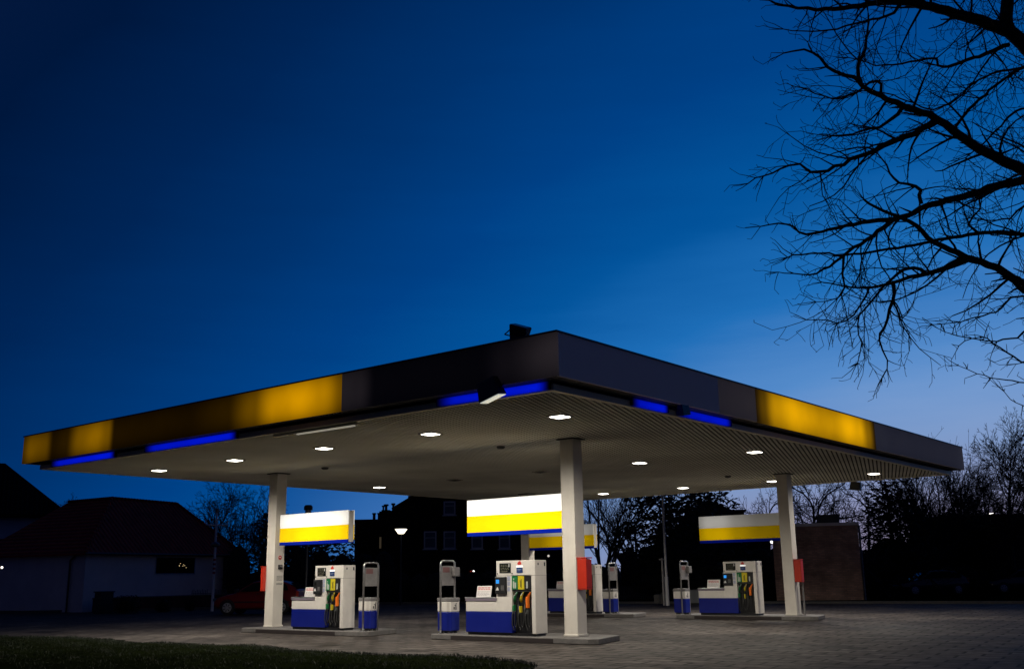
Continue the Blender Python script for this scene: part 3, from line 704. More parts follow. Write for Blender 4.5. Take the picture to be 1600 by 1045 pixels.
# ================================================================== BUILDINGS
m_render = nmat('white_render', (.80,.74,.74), .85, noise=.12, nscale=.8)
m_render_dim = nmat('aged_white_render', (.62,.64,.70), .85, noise=.15, nscale=.8)
def tile_mat(name, c, sc=1.1):
    m = nmat(name, c, .85, spec=.08, noise=.4, nscale=2); t = m.node_tree; b = t.nodes['Principled BSDF']
    tc = t.nodes.new('ShaderNodeTexCoord'); wv = t.nodes.new('ShaderNodeTexWave'); wv.bands_direction = 'X'; wv.inputs['Scale'].default_value = sc; wv.inputs['Distortion'].default_value = .3
    t.links.new(tc.outputs['Object'], wv.inputs['Vector']); bp = t.nodes.new('ShaderNodeBump'); bp.inputs['Distance'].default_value = .05; bp.inputs['Strength'].default_value = .9
    t.links.new(wv.outputs[0], bp.inputs['Height']); t.links.new(bp.outputs[0], b.inputs['Normal'])
    src = b.inputs['Base Color'].links[0].from_socket; mr = t.nodes.new('ShaderNodeMapRange'); mr.inputs[3].default_value = .55; mr.inputs[4].default_value = 1.25; t.links.new(wv.outputs[0], mr.inputs[0])
    x = t.nodes.new('ShaderNodeMix'); x.data_type = 'RGBA'; x.blend_type = 'MULTIPLY'; x.inputs[0].default_value = 1; t.links.new(src, x.inputs[6]); t.links.new(mr.outputs[0], x.inputs[7]); t.links.new(x.outputs[2], b.inputs['Base Color']); return m
m_tile = tile_mat('red_roof_tiles', (.36,.045,.04)); m_tile_dark = tile_mat('dark_roof_tiles', (.008,.008,.010))
m_glass = nmat('dark_window_glass', (.006,.008,.012), .6, spec=.0)
m_wglass = nmat('sky_tinted_glass', (.03,.08,.14), .5, spec=.5)  # reflected twilight is painted into the base colour
m_wframe = nmat('window_frame_paint', (.40,.45,.55), .6)
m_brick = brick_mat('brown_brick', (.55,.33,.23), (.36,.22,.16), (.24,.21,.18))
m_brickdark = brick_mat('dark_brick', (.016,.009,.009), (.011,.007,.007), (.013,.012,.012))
m_bricklow = brick_mat('red_brown_brick', (.12,.045,.036), (.08,.034,.030), (.06,.05,.045))

# white house with the red tiled roof, local frame: x along right wall, y along left wall
C0 = ground_at(132, 50); E1 = ground_at(366, 59.0); v1 = (E1-C0); len1 = v1.length; ang = math.atan2(v1.y, v1.x)
wh = thing('white_bungalow', 'low white house with dark red tiled hipped roof, behind the left end', 'house', C0, ang)
E2 = ground_at(-30, 58); lenL = 7.9; Wd = 6.2; He = 2.88; Hr = 5.85
wl = MB().box(0,len1,0,Wd,0,He).box(.0,Wd,Wd,lenL,0,He); wl.build('wall', m_render, wh)
# roof overhang .35
oh = .38; a0 = -oh; a1 = len1+oh; b1_ = lenL+oh; mid = Wd/2
rf = MB(); ez = He-.06
V = {'C':(a0,a0,ez),'E':(a1,a0,ez),'R1':(a1-2.1,mid,Hr-.05),'P':(4.0,mid,Hr),'R2':(4.0,6.6,Hr-.05),'E2':(a0,b1_,ez),'B1':(a1,Wd+oh,ez),'I':(Wd+oh,Wd+oh,ez),'B2':(Wd+oh,b1_,ez)}
kk = list(V); idx = {k:i for i,k in enumerate(kk)}
f_ = [['C','E','R1','P'],['C','P','R2','E2'],['E','B1','R1'],['R1','B1','I','P'],['P','I','B2','R2'],['E2','R2','B2']]
vs = [V[k] for k in kk]; low = [(x,y,z_-.10) for x,y,z_ in vs]
rf.add(vs+low, [tuple(idx[k] for k in f) for f in f_]+[tuple(idx[k]+9 for k in f)[::-1] for f in f_]+
       [(idx[a],idx[b],idx[b]+9,idx[a]+9) for a,b in (('C','E'),('E','B1'),('B1','I'),('I','B2'),('B2','E2'),('E2','C'))])
ro = rf.build('roof', m_tile, wh)
hp = MB()
for a, b in (('C','P'),('P','R1'),('P','R2'),('R1','E')): 
    A = Vector(V[a])+Vector((0,0,.05)); B = Vector(V[b])+Vector((0,0,.05)); n = 22
    for i in range(n): p = A.lerp(B, i/n); q2 = A.lerp(B, (i+.92)/n); hp.tube([p,q2], [.085,.065], 6)
hp.build('ridge_tiles', m_tile, ro, fix=False)
MB().tube([(a0,a0-.02,ez-.03),(a1,a0-.02,ez-.03)], .06, 8).build('gutter', m_dark, ro)
wx0, wx1 = len1*.425, len1*.70
wn = box('window', m_wframe, wx0, wx1, -.03, .02, He-1.12, He-.18, wh); box('pane', m_glass, wx0+.06, wx1-.06, -.036, -.031, He-1.06, He-.24, wn)
MB().box((wx0+wx1)/2-.03,(wx0+wx1)/2+.03,-.045,-.037,He-1.05,He-.25).build('mullion', m_black, wn)
gl = MB(); rr = random.Random(9)
for k in range(7): cx_ = wx0+(wx1-wx0)*rr.uniform(.58,.78); cz_ = He-.62+rr.uniform(-.16,.12); gl.box(cx_-.018,cx_+.018,-.05,-.046,cz_-.015,cz_+.015)
gl.build('pane_glint', nmat('warm_glint', (1,.8,.5), .5, emit=(1,.72,.35), es=.9), wn)  # light reflections in the pane, painted as small glowing blocks
MB().tube([(len1-.7,-.02,ez),(len1-.95,-.09,ez-.25),(len1-.95,-.09,0)], .045, 8).build('drainpipe', m_dark, wh)
MB().tube([(-.10,.5,ez),(-.09,1.0,ez-.35),(-.09,1.0,0)], .05, 8).build('drainpipe', m_dark, wh)
# taller dark house at the left frame edge
hc = ground_at(96, 66); hv = ground_at(-160, 62)-hc; la = math.atan2(hv.y, hv.x)
hh = thing('dark_roofed_house', 'taller house with dark hipped roof at the left edge of the picture', 'house', hc, la)
L_ = 11; W__ = 8
MB().box(.6,L_,-W__,-.4,0,5.55).build('wall', m_render_dim, hh)
rr_ = MB(); o_ = .1
rr_.add([(-.2,.3,5.75),(L_+.4,.3,5.75),(L_+.4,-W__-.4,5.75),(-.2,-W__-.4,5.75),(3.9,-W__/2,9.4),(L_-3.6,-W__/2,9.4),
         (-.2,.3,5.55),(L_+.4,.3,5.55),(L_+.4,-W__-.4,5.55),(-.2,-W__-.4,5.55)], [(0,1,5,4),(1,2,5),(2,3,4,5),(3,0,4),(9,8,7,6),(0,6,7,1),(1,7,8,2),(2,8,9,3),(3,9,6,0)])
rr_.build('roof', m_tile_dark, hh)
box('window', m_glass, 3.0,4.2,-.399,-.33,3.0,4.2,hh)
# garden wall in front of the white house, with picket pieces
gA = ground_at(150, 49.3); gB = ground_at(362, 57.0); gv = gB-gA; gl_ = gv.length; ga = math.atan2(gv.y, gv.x)
gw = thing('garden_wall', 'low red brick garden wall in front of the white house', 'wall', gA, ga)
MB().box(0,gl_,-.1,.1,0,.62).build('wall', m_bricklow, gw); MB().box(-.02,gl_+.02,-.13,.13,.621,.68).build('coping', m_kerb, gw)
pf = thing('picket_fence', 'short white picket fence above the garden wall, behind the red car', 'fence', gA+gv*.70, ga)
k_ = MB(); 
for i in range(22):
    x = i*.12; 
    if 9 < i < 12: continue
    k_.box(x,x+.03,.15,.17,.5,.93+.03*math.sin(i*2.3))
k_.box(-.02,2.6,.165,.185,.72,.76)
k_.build('pickets', nmat('dull_white_paint', (.16,.16,.17), .7), pf); MB().box(-.02,2.6,.186,.2,.55,.58).build('rail', m_grey, pf)
ub_ = thing('utility_box', 'dark utility box against the white house corner', 'utility box', ground_at(165,47.8), ga)
MB().box(-.38,.38,-.2,.2,0,.95).build('cabinet', m_black, ub_, bevel=.02); MB().box(-.42,.42,-.24,.24,.951,1.0).build('lid', m_black, ub_)

# dark brick house in the middle
dh_a = ground_at(591, 65); dh_b = ground_at(880, 65); dv_ = dh_b-dh_a; dl = dv_.length; da = math.atan2(dv_.y, dv_.x)
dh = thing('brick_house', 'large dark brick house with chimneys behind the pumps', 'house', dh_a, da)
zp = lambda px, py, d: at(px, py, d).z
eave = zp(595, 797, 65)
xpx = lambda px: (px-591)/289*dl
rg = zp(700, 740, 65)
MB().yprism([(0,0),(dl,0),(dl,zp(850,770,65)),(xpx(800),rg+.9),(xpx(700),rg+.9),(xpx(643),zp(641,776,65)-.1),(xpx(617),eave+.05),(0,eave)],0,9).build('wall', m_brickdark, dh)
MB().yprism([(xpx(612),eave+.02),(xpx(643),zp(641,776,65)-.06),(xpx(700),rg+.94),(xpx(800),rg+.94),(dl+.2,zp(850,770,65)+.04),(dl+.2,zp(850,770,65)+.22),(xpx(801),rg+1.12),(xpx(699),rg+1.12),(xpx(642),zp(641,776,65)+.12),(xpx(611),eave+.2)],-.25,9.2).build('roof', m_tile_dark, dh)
ch = box('chimney', m_brickdark, xpx(593), xpx(606), .5,1.2, eave+.001, eave+.12, dh)
for px_, hh_, rd in ((595,.32,.07),(599.5,.40,.11),(611,.46,.09)):
    p_ = MB().lathe([(rd*.8,eave+.1),(rd*.8,eave+.1+hh_*.7),(rd*1.5,eave+.1+hh_*.75),(rd*1.5,eave+.1+hh_)], xpx(px_), .8, 10).build('chimney_pot', m_black, dh)
box('chimney_stack', m_brickdark, xpx(634), xpx(643), 1,1.7, eave, zp(640,775,65)+.2, dh)
for (a, b, c, d_) in ((662,682,829,857),(693,712,829,857),(693,712,781,803),(737,755,829,857),(780,798,829,857)):
    z1_, z0_ = zp(a, c, 65), zp(a, d_, 65)
    f = box('window', m_wframe, xpx(a), xpx(b), -.06, .02, z0_, z1_, dh)
    g_ = box('pane', m_wglass, xpx(a)+.09, xpx(b)-.09, -.066, -.061, z0_+.09, z1_-.09, f)
    MB().box(xpx(a)+.09, xpx(b)-.09, -.075, -.067, (z0_+z1_)/2+.12, (z0_+z1_)/2+.16).build('glazing_bar', m_wframe, f)
    MB().box(xpx(a)-.08, xpx(b)+.08, -.14, -.061, z0_-.07, z0_-.001).build('sill', m_wframe, f)
eb = box('lit_window', nmat('dim_warm_window', (.1,.08,.05), .5, emit=(1,.75,.45), es=.03), xpx(592), xpx(595), -.03,.02, zp(593,856,65), zp(593,838,65), dh)
ea = ground_at(553, 68); ev = ground_at(592,68)-ea
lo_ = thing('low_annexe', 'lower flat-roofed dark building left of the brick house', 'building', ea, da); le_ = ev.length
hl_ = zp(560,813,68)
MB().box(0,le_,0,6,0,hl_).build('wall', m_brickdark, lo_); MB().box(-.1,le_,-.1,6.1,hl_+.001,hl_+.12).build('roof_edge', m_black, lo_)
for px_ in (580,588): MB().lathe([(.1,hl_+.1),(.1,hl_+.5),(.14,hl_+.52),(.14,hl_+.6)], (px_-553)/39*le_, 1, 8).build('chimney_pot', m_black, lo_)

# brick transformer building on the right
ba = ground_at(1347, 47.8); bb = ground_at(1211, 49.0); bv = ba-bb; bl = bv.length; bang = math.atan2(bv.y, bv.x)
bt_ = thing('brick_outbuilding', 'single-storey flat-roofed brown brick building right of the right column', 'building', bb, bang)
bh = 3.52
MB().box(0,bl,0,5,0,bh).build('wall', m_brick, bt_); MB().box(-.06,bl+.06,-.06,5.06,bh+.001,bh+.14).build('roof_edge', nmat('pale_roof_edge', (.7,.67,.64), .5), bt_)
MB().tube([(bl+.06,.3,bh),(bl+.06,.3,.05)], .05, 8).build('drainpipe', m_grey, bt_)
MB().box(bl*.14,bl*.26,-.03,-.005,1.3,1.75).build('wall_notice', nmat('pale_notice', (.3,.3,.3), .6), bt_)
rv = thing('roof_unit', 'dark ventilation box on the roof of the brick outbuilding', 'vent unit', bb+bv*.47+Vector((0,2.2,bh+.14)), bang)
MB().box(-.5,.5,-.5,.5,.001,.42).build('case', m_black, rv, bevel=.02); MB().box(-.55,.55,-.55,.55,.421,.47).build('lid', m_dark, rv)
wlp = thing('wall_lamp', 'tiny bright lamp under the right sign, at the brick outbuilding corner', 'lamp', at(1206.5,846,50.5))
MB().lathe([(.03,-.07),(.08,-.04),(.08,.04),(.03,.07)], 0,0,12).build('globe', nmat('small_lamp_glow', (1,1,1), .5, emit=(1,.93,.82), es=6), wlp)
MB().box(-.02,.02,.0,.25,.07,.10).build('arm', m_dark, wlp)
# house roof far behind the right sign
fh = thing('distant_house', 'dark house roof with chimney beyond the right sign', 'house', ground_at(1075, 72), da)
hz = zp(1150,800,72)
MB().box(0,6,0,6,0,hz-1.2).build('wall', m_brickdark, fh)
MB().add([(-.4,-.4,hz-1.2),(6.4,-.4,hz-1.2),(6.4,6.4,hz-1.2),(-.4,6.4,hz-1.2),(1.9,3,hz+1.1),(2.6,3,hz+1.1)], [(0,1,5,4),(1,2,5),(2,3,4,5),(3,0,4),(3,2,1,0)]).build('roof', m_tile_dark, fh)
cs_ = MB().box(3.8,4.5,1.0,1.7,hz-1,zp(1172,797,72)).box(3.7,4.6,.9,1.8,zp(1172,797,72)+.001,zp(1172,795,72)+.1); cs_.build('chimney', m_brickdark, fh)
# dark flat building at the right frame edge
ra = ground_at(1497, 62); rb_ = ground_at(1760, 62)
rt = thing('dark_shed', 'black flat-topped building at the right edge behind parked cars', 'building', ra, math.atan2((rb_-ra).y,(rb_-ra).x)); rl = (rb_-ra).length
rh = zp(1550,804,62)
MB().box(0,rl,0,7,0,rh).build('wall', nmat('black_cladding', (.006,.006,.007), .8), rt); MB().box(-.1,rl,-.1,7.1,rh+.001,rh+.1).build('roof_edge', m_black, rt)
rl_ = thing('roof_lamp', 'small white light glowing on the dark building roof at right', 'lamp', at(1549,802,61.5), R_(-50))
MB().box(-.20,.20,-.03,.03,-.025,.025).build('tube', nmat('cool_tube', (1,1,1), .5, emit=(1,.92,.85), es=2.5), rl_); MB().box(-.22,.22,.031,.08,-.05,.05).build('housing', m_black, rl_)
wbx = thing('pale_cabinet', 'low pale grey cabinet between right bin and right pump, far side', 'cabinet', ground_at(1087,47.5), R_(39))
MB().box(-.36,.36,-.2,.2,.07,.62).build('case', nmat('pale_grey_paint', (.26,.27,.27), .6), wbx, bevel=.01); MB().box(-.38,.38,-.22,.22,.621,.66).build('lid', m_grey, wbx)
MB().box(-.30,.30,-.16,.16,0,.069).build('plinth', m_black, wbx)
# low bluish railing far behind the middle
rlg = thing('low_fence', 'low dark blue fence across the back of the forecourt', 'fence', ground_at(955,56), R_(39))
fb = MB(); 
for i in range(40): fb.box(i*.1, i*.1+.06, 0,.03, .05, .78)
fb.build('boards', nmat('blue_grey_boards', (.02,.03,.06), .7), rlg); MB().box(-.05,4.05,.031,.07,.6,.66).box(-.05,4.05,.031,.07,.2,.26).build('rail', m_black, rlg)
for k, (px_, w_) in enumerate(((1026,.3),(1036,.22))):
    st_ = MB().prism([(-w_/2,-.12),(w_/2,-.14),(w_/2+.03,.1),(-w_/2,.14)], 0, .42+.06*k).build('concrete_block', nmat('rough_concrete', (.09,.085,.08), .9), bevel=.04); st_.location = ground_at(px_, 46.8)+Vector((0,0,.07))
    tag(st_, ('squat grey block at the kerb, left of the tall pole foot','narrow grey block at the foot of the tall pole')[k], 'block', 'grey blocks by the far kerb')

# ================================================================== LAMPS, POLES
def lamp_post(px, d, top_py, label, head_r, lit):
    g_ = ground_at(px, d); h = at(px, top_py, d).z
    t = thing('street_lamp', label, 'street lamp', g_)
    MB().tube([(0,0,0),(0,0,1.0),(0,0,1.02),(0,0,h-.05)], [.06,.06,.04,.035], 8).build('post', m_dark, t)
    if lit:
        hd2 = MB().lathe([(head_r*.42,h-.0),(head_r*.55,h+.03),(head_r*.98,h+.22),(head_r*1.05,h+.25)], 0,0,16).build('lamp_shade', nmat('lit_opal_glass', (1,1,1), .5, emit=(1,.90,.66), es=2.6), t)
        MB().lathe([(head_r*1.10,h+.252),(head_r*.9,h+.28),(head_r*.2,h+.32)], 0,0,16).build('cap', m_dark, t)
    else:
        MB().lathe([(head_r*.55,h-.12),(head_r*.8,h),(head_r*.8,h+.12)], 0,0,16).build('lamp_shade', nmat('opal_glass_unlit', (.3,.3,.3), .4), t)
        MB().lathe([(head_r*1.15,h+.121),(head_r*1.15,h+.26),(head_r*.8,h+.32)], 0,0,16).build('cap', m_black, t)
    return t
lamp_post(626, 54, 833, 'lit street lamp with pale bowl shade in front of the brick house', .31, True)
lamp_post(478.5, 40, 800, 'unlit lamp post with black cap rising above the left sign', .15, False)
# tall pole right of centre
tp = thing('tall_pole', 'tall thin grey pole in front of the dark evergreens', 'pole', ground_at(1041,44)+Vector((0,0,.07)))
MB().tube([(0,0,0),(0,0,1.2),(0,0,1.22),(0,0,7.4)], [.085,.085,.06,.045], 8).build('shaft', nmat('galvanised_steel', (.30,.30,.32), .5, metal=.3), tp); MB().lathe([(.09,7.4),(.12,7.5),(.02,7.56)],0,0,10).build('cap', m_dark, tp)
sp_ = thing('short_pole', 'shorter thin pole standing just left of the tall pole', 'pole', ground_at(1035.5,44.3)+Vector((0,0,.07)))
MB().tube([(0,0,0),(0,0,2.0)], .045, 8).build('shaft', m_grey, sp_); MB().box(-.14,.14,-.02,.02,1.92,1.97).build('bracket', m_grey, sp_)
# striped T pole in front of the white house
tpl = thing('antenna_pole', 'grey pole with short cross arm and red and white stripes, by the red car', 'pole', ground_at(334,48.5), R_(39))
m_galv = nmat('galvanised_pole', (.75,.75,.80), .6)
MB().tube([(0,0,0),(0,0,4.65)], [.07,.045], 10).build('shaft', m_galv, tpl)
MB().tube([(-.52,0,4.25),(-.50,0,4.04),(0,0,4.0),(.52,0,4.0),(.55,0,4.22)], .04, 8).build('cross_arm', m_galv, tpl)
MB().lathe([(.08,4.6),(.09,4.75),(.04,4.8)],0,0,10).build('cap', m_grey, tpl)
MB().lathe([(.16,2.98),(.22,3.05),(.22,3.12),(.10,3.2)],0,0,12).build('collar', nmat('smoked_plastic', (.06,.06,.08), .4), tpl)
sb_ = MB()
for k in range(4): sb_.lathe([(.068,1.72+k*.2),(.068,1.82+k*.2)],0,0,12)
sb_.build('red_bands', nmat('red_band', (.30,.03,.03), .5), tpl)
for px_, py_, d_, ds, es_, rr2 in ((740,892,60,'tiny white light low in the dark beside a red glint',3,.055),(3,886,49,'tiny white light on the white house wall at the left edge',4,.05),(857,868,64,'tiny pale light in the dark right of the near pump top',.6,.07)):
    q_ = thing('small_light', ds, 'light', at(px_,py_,d_), R_(39))
    MB().lathe([(rr2*.4,-rr2),(rr2,-rr2*.3),(rr2,rr2*.3),(rr2*.4,rr2)],0,0,10).build('globe', nmat('glow', (1,1,1), .5, emit=(1,.9,.8), es=es_), q_)
    MB().box(-.03,.03,.03,.10,-.10,.10).build('mount', m_black, q_)
    if px_ == 740: MB().box(-.20,-.13,-.02,.02,-.03,.03).build('red_reflector', nmat('red_glow', (.5,.02,.02), .4, emit=(1,.06,.02), es=.25), q_)

# ================================================================== CARS
def make_car(loc, rz, label, paint, Lc=3.75, group='cars parked around the forecourt'):
    """small hatchback, nose towards -x"""
    t = thing('parked_car', label, 'car', loc, rz, group)
    # stations: x, z_bottom, z_belt, z_roof, half width at belt, half width at roof
    h = Lc/2
    st = [(-h,.38,.55,.56,.62,.60),(-h+.10,.26,.66,.67,.74,.70),(-h+.35,.22,.74,.76,.79,.74),(-h+.85,.20,.84,.87,.81,.72),(-h+1.02,.20,.87,.92,.82,.70),
          (-h+1.35,.19,.90,1.17,.82,.64),(-h+1.65,.19,.91,1.34,.82,.60),(-h+2.1,.19,.92,1.40,.82,.58),(-h+2.7,.20,.93,1.38,.82,.58),(-h+3.2,.22,.94,1.30,.81,.58),(-h+3.5,.26,.94,1.08,.79,.62),(-h+3.66,.34,.90,.96,.76,.66),(-h+3.75,.42,.72,.74,.68,.62)]
    k = (Lc)/3.75
    V_ = []; prof = []
    for x, zb, zl, zr, wb, wr in st:
        x = -h+(x+h)*k
        ring = [(-wb*.85,zb),(-wb*.98,zb+.10),(-wb,zb+(zl-zb)*.55),(-wb*.97,zl),(-wr,zr-.03),(-wr*.85,zr),(0,zr+.02),(wr*.85,zr),(wr,zr-.03),(wb*.97,zl),(wb,zb+(zl-zb)*.55),(wb*.98,zb+.10),(wb*.85,zb)]
        prof.append([(x,y,z_) for y,z_ in ring])
    n = 13; b = MB(); fs = []
    for r_ in prof: V_ += r_
    for i in range(len(prof)-1):
        for j in range(n-1): fs.append((i*n+j, i*n+j+1, (i+1)*n+j+1, (i+1)*n+j))
        fs.append((i*n+n-1, i*n, (i+1)*n, (i+1)*n+n-1))
    fs.append(tuple(range(n))); fs.append(tuple((len(prof)-1)*n+j for j in range(n))[::-1])
    b.add(V_, fs); bo = b.build('body', paint, t, smooth=True)
    sd = bo.modifiers.new('sub', 'SUBSURF'); sd.levels = 1; sd.render_levels = 2
    X = lambda x: -h+(x)*k
    for s in (-1,1):
        y1_, y2_ = .835*s, .655*s
        def pane(pts):
            m_ = MB(); vv = []
            for (x, z_) in pts:
                f = (z_-.93)/(1.33-.93); vv.append((X(x), y1_*(1-f)+y2_*f+.012*s, z_))
            nn = len(vv); m_.add(vv+[(a, c-.02*s, e_) for a, c, e_ in vv], [tuple(range(nn)), tuple(range(nn,2*nn))[::-1]]+[(i,(i+1)%nn,(i+1)%nn+nn,i+nn) for i in range(nn)])
            m_.build('side_window', m_glass, t)
        pane([(1.22,.95),(2.05,.96),(2.05,1.30),(1.72,1.27)]); pane([(2.12,.96),(2.80,.97),(2.80,1.29),(2.12,1.31)]); pane([(2.87,.97),(3.30,.98),(3.15,1.22),(2.87,1.28)])
        MB().box(X(1.02),X(1.2),.84*s if s>0 else .98*s,.98*s if s>0 else .84*s,.92,1.04).build('wing_mirror', m_black, t, bevel=.02)
        for xw in (.70,3.02):
            w_ = MB(); cy = .80*s
            ring = []
            for rr_, yy in ((.20,cy+.035*s),(.29,cy+.03*s),(.30,cy-.02*s),(.30,cy-.15*s),(.2,cy-.16*s)):
                ring.append([(X(xw)+rr_*math.cos(a), yy, .30+rr_*math.sin(a)) for a in [q*math.pi/12 for q in range(24)]])
            vv = [p for r0 in ring for p in r0]; ff = []
            for i in range(4):
                for j in range(24): ff.append((i*24+j, i*24+(j+1)%24, (i+1)*24+(j+1)%24, (i+1)*24+j))
            ff += [tuple(range(24)), tuple(96+j for j in range(24))]
            wo_ = w_.add(vv, ff).build('wheel', m_rubber, t)
            rm = MB(); cols = 24
            rm.add([(X(xw)+.195*math.cos(a), cy+.037*s, .30+.195*math.sin(a)) for a in [q*math.pi/12 for q in range(24)]]+[(X(xw), cy+.055*s, .30)], [(j,(j+1)%24,24) for j in range(24)])
            rm.build('hubcap', m_steel_dull, wo_)
            sp2 = MB()
            for q in range(7):
                a = q*2*math.pi/7; c_, s__ = math.cos(a), math.sin(a)
                sp2.add([(X(xw)+(r_*c_-w2*s__), cy+.058*s, .30+(r_*s__+w2*c_)) for r_, w2 in ((.07,-.012),(.17,-.02),(.17,.02),(.07,.012))], [(0,1,2,3)])
            sp2.build('hubcap_slots', m_black, wo_)
            MB().add([(X(xw)+.345*math.cos(a), .826*s, .30+.345*math.sin(a)) for a in [q*math.pi/12 for q in range(13)]]+[(X(xw)+.305*math.cos(a), .833*s, .30+.305*math.sin(a)) for a in [q*math.pi/12 for q in range(13)]],
                     [(j,j+1,j+14,j+13) for j in range(12)]).build('arch_trim', m_black, t)
        MB().box(X(.03),X(.18),(.50*s if s>0 else .72*s),(.72*s if s>0 else .50*s),.56,.68).build('headlight', m_wglass, t, bevel=.02)
        MB().box(X(3.60),X(3.70),(.56*s if s>0 else .76*s),(.76*s if s>0 else .56*s),.68,.94).build('tail_light', m_red, t, bevel=.02)
        MB().box(X(1.0),X(3.4),(.815*s if s>0 else .838*s),(.838*s if s>0 else .815*s),.50,.54).build('side_moulding', m_black, t)
        MB().box(X(1.95),X(2.06),(.83*s if s>0 else .85*s),(.85*s if s>0 else .83*s),.84,.87).build('door_handle', m_black, t)
    MB().add([(X(1.03),-.66,.95),(X(1.03),.66,.95),(X(1.62),.56,1.345),(X(1.62),-.56,1.345)], [(0,1,2,3)]).build('windscreen', m_glass, t)
    MB().add([(X(3.30),-.54,1.29),(X(3.30),.54,1.29),(X(3.60),.60,1.02),(X(3.60),-.60,1.02)], [(0,1,2,3)]).build('rear_window', m_glass, t)
    MB().box(X(-.02),X(.06),-.26,.26,.40,.50).build('number_plate', m_yellow_dull, t)
    return t
m_steel_dull = nmat('hubcap_grey', (.5,.5,.52), .4, metal=.4); m_yellow_dull = nmat('plate_yellow', (.3,.22,.03), .5)
m_carred = nmat('red_car_paint', (.17,.009,.011), .35, spec=.2, coat=.12); m_cardark = nmat('dark_blue_car_paint', (.010,.012,.022), .18, coat=.8)
ra_ = math.atan2(RT.y, RT.x)
make_car(ground_at(410,43.4), ra_+R_(-6), 'dark red hatchback parked behind the left column', m_carred)
make_car(ground_at(1450,58), ra_+R_(8), 'dark car in the gloom right of the brick outbuilding', m_cardark, 4.2)
make_car(ground_at(1592,60), ra_+R_(-4), 'dark car parked farthest right, in front of the black shed', m_cardark, 4.0)

# ================================================================== TREES
m_bark = nmat('dark_bark', (.035,.030,.026), .9, noise=.3, nscale=12, bump=.4, bscale=30)
m_twig = nmat('twig_bark', (.028,.024,.022), .9)
m_leafdark = nmat('dark_evergreen', (.012,.018,.010), .8, noise=.5, nscale=2)

def rand_perp(rd, d):
    while True:
        v = Vector((rd.gauss(0,1), rd.gauss(0,1), rd.gauss(0,1))); v = v-d*v.dot(d)
        if v.length > .2: return v.normalized()
def grow(mb, rd, p, d, length, r, level, prm):
    """one branch and, recursively, its side branches"""
    seg = prm['seg'][level]; n = max(2, int(length/seg)); pts = [p.copy()]; rad = [r]
    d = d.normalized(); curl = rand_perp(rd, d)*prm['curl']
    r1 = max(prm['rmin'], r*prm['taper'])
    for i in range(n):
        d = (d + curl*(seg) + rand_perp(rd, d)*prm['wob']*rd.uniform(.2,1) + Vector((0,0,prm['up'][level]))*seg).normalized()
        if rd.random() < .25: curl = rand_perp(rd, d)*prm['curl']
        p = p + d*(length/n); pts.append(p.copy()); rad.append(r+(r1-r)*(i+1)/n)
        if level < prm['levels']-1 and i >= n*prm['bare'][level]:
            k = prm['dens'][level]*(length/n); c = int(k)+(rd.random() < k-int(k))
            for _ in range(c):
                q = rand_perp(rd, d); a = rd.uniform(*prm['ang'])
                nd = d*math.cos(a)+q*math.sin(a)
                f = 1-.55*(i/n)
                l2 = length*rd.uniform(*prm['lr'][level])*f
                if prm.get('ml') and l2 > prm['ml'][level+1]: l2 = prm['ml'][level+1]*rd.uniform(.6,1)
                grow(mb, rd, p, nd, l2, max(prm['rmin'], rad[-1]*prm['rr']*rd.uniform(.7,1)), level+1, prm)
    mb.tube(pts, rad, 3 if level >= prm['levels']-2 else (5 if level else 7), cap=False)

def bare_tree(rd, h, spread, kind='round'):
    tr = MB(); cr = MB()
    prm = dict(seg=[.5,.35,.25,.18], curl=.35, wob=.13, up=[.10,.10,.06,.03], levels=4, bare=[.12,.06,.03], dens=[4.5,8.0,11.0], ang=(.45,1.0), lr=[(.35,.6),(.35,.6),(.3,.55)], rr=.55, rmin=.010, taper=.25)
    if kind == 'vase': prm.update(ang=(.25,.65), up=[.10,.12,.1,.1], curl=.25, dens=[2.0,3.2,4.5], rmin=.008)
    if kind == 'twisted': prm.update(wob=.26, curl=.9, dens=[3.0,5.0,7.0], up=[.05,.05,.03,0])
    if kind == 'birch': prm.update(ang=(.35,.8), up=[.2,.12,.0,-.05], rr=.45)
    th = h*(.12 if kind == 'vase' else .25)
    p = Vector((0,0,-.1)); pts = [p.copy()]; d = Vector((rd.uniform(-.06,.06), rd.uniform(-.06,.06), 1)); rb = h*.022; rad = [rb*1.35]
    for i in range(5):
        d = (d+rand_perp(rd, d.normalized())*.06).normalized(); p = p+d*(th/5); pts.append(p.copy()); rad.append(rb*(1-.06*i))
    if kind == 'birch':
        top = p.copy(); dd = d.copy()
        n = 10; lead = [p.copy()]; lr_ = [rad[-1]]
        for i in range(n):
            dd = (dd+rand_perp(rd, dd)*.08).normalized(); top = top+dd*((h-th)*.92/n); lead.append(top.copy()); lr_.append(rad[-1]*(1-.9*(i+1)/n))
            for _ in range(3):
                q = rand_perp(rd, dd); a = rd.uniform(.5,.9)
                grow(cr, rd, top, dd*math.cos(a)+q*math.sin(a), spread*.5*(1-.55*abs(i/n-.35)), max(.02,lr_[-1]*.5), 1, prm)
        pts += lead[1:]; rad += lr_[1:]
    else:
        nb = {'vase':9,'round':7,'twisted':4}[kind]
        for k in range(nb):
            a = 2*math.pi*k/nb+rd.uniform(-.3,.3); inc = rd.uniform(.15,.5) if kind == 'vase' else rd.uniform(.35,1.0)
            nd = Vector((math.cos(a)*math.sin(inc), math.sin(a)*math.sin(inc), math.cos(inc)))
            L0 = (h-th)*rd.uniform(.75,1.0)*(1 if inc < .7 else .8)
            grow(cr, rd, pts[-1-(k % 2)], nd, min(L0, spread*.62/max(.45, math.sin(inc))), rad[-1]*.62, 0, prm)
    tr.tube(pts, rad, 9); return tr, cr
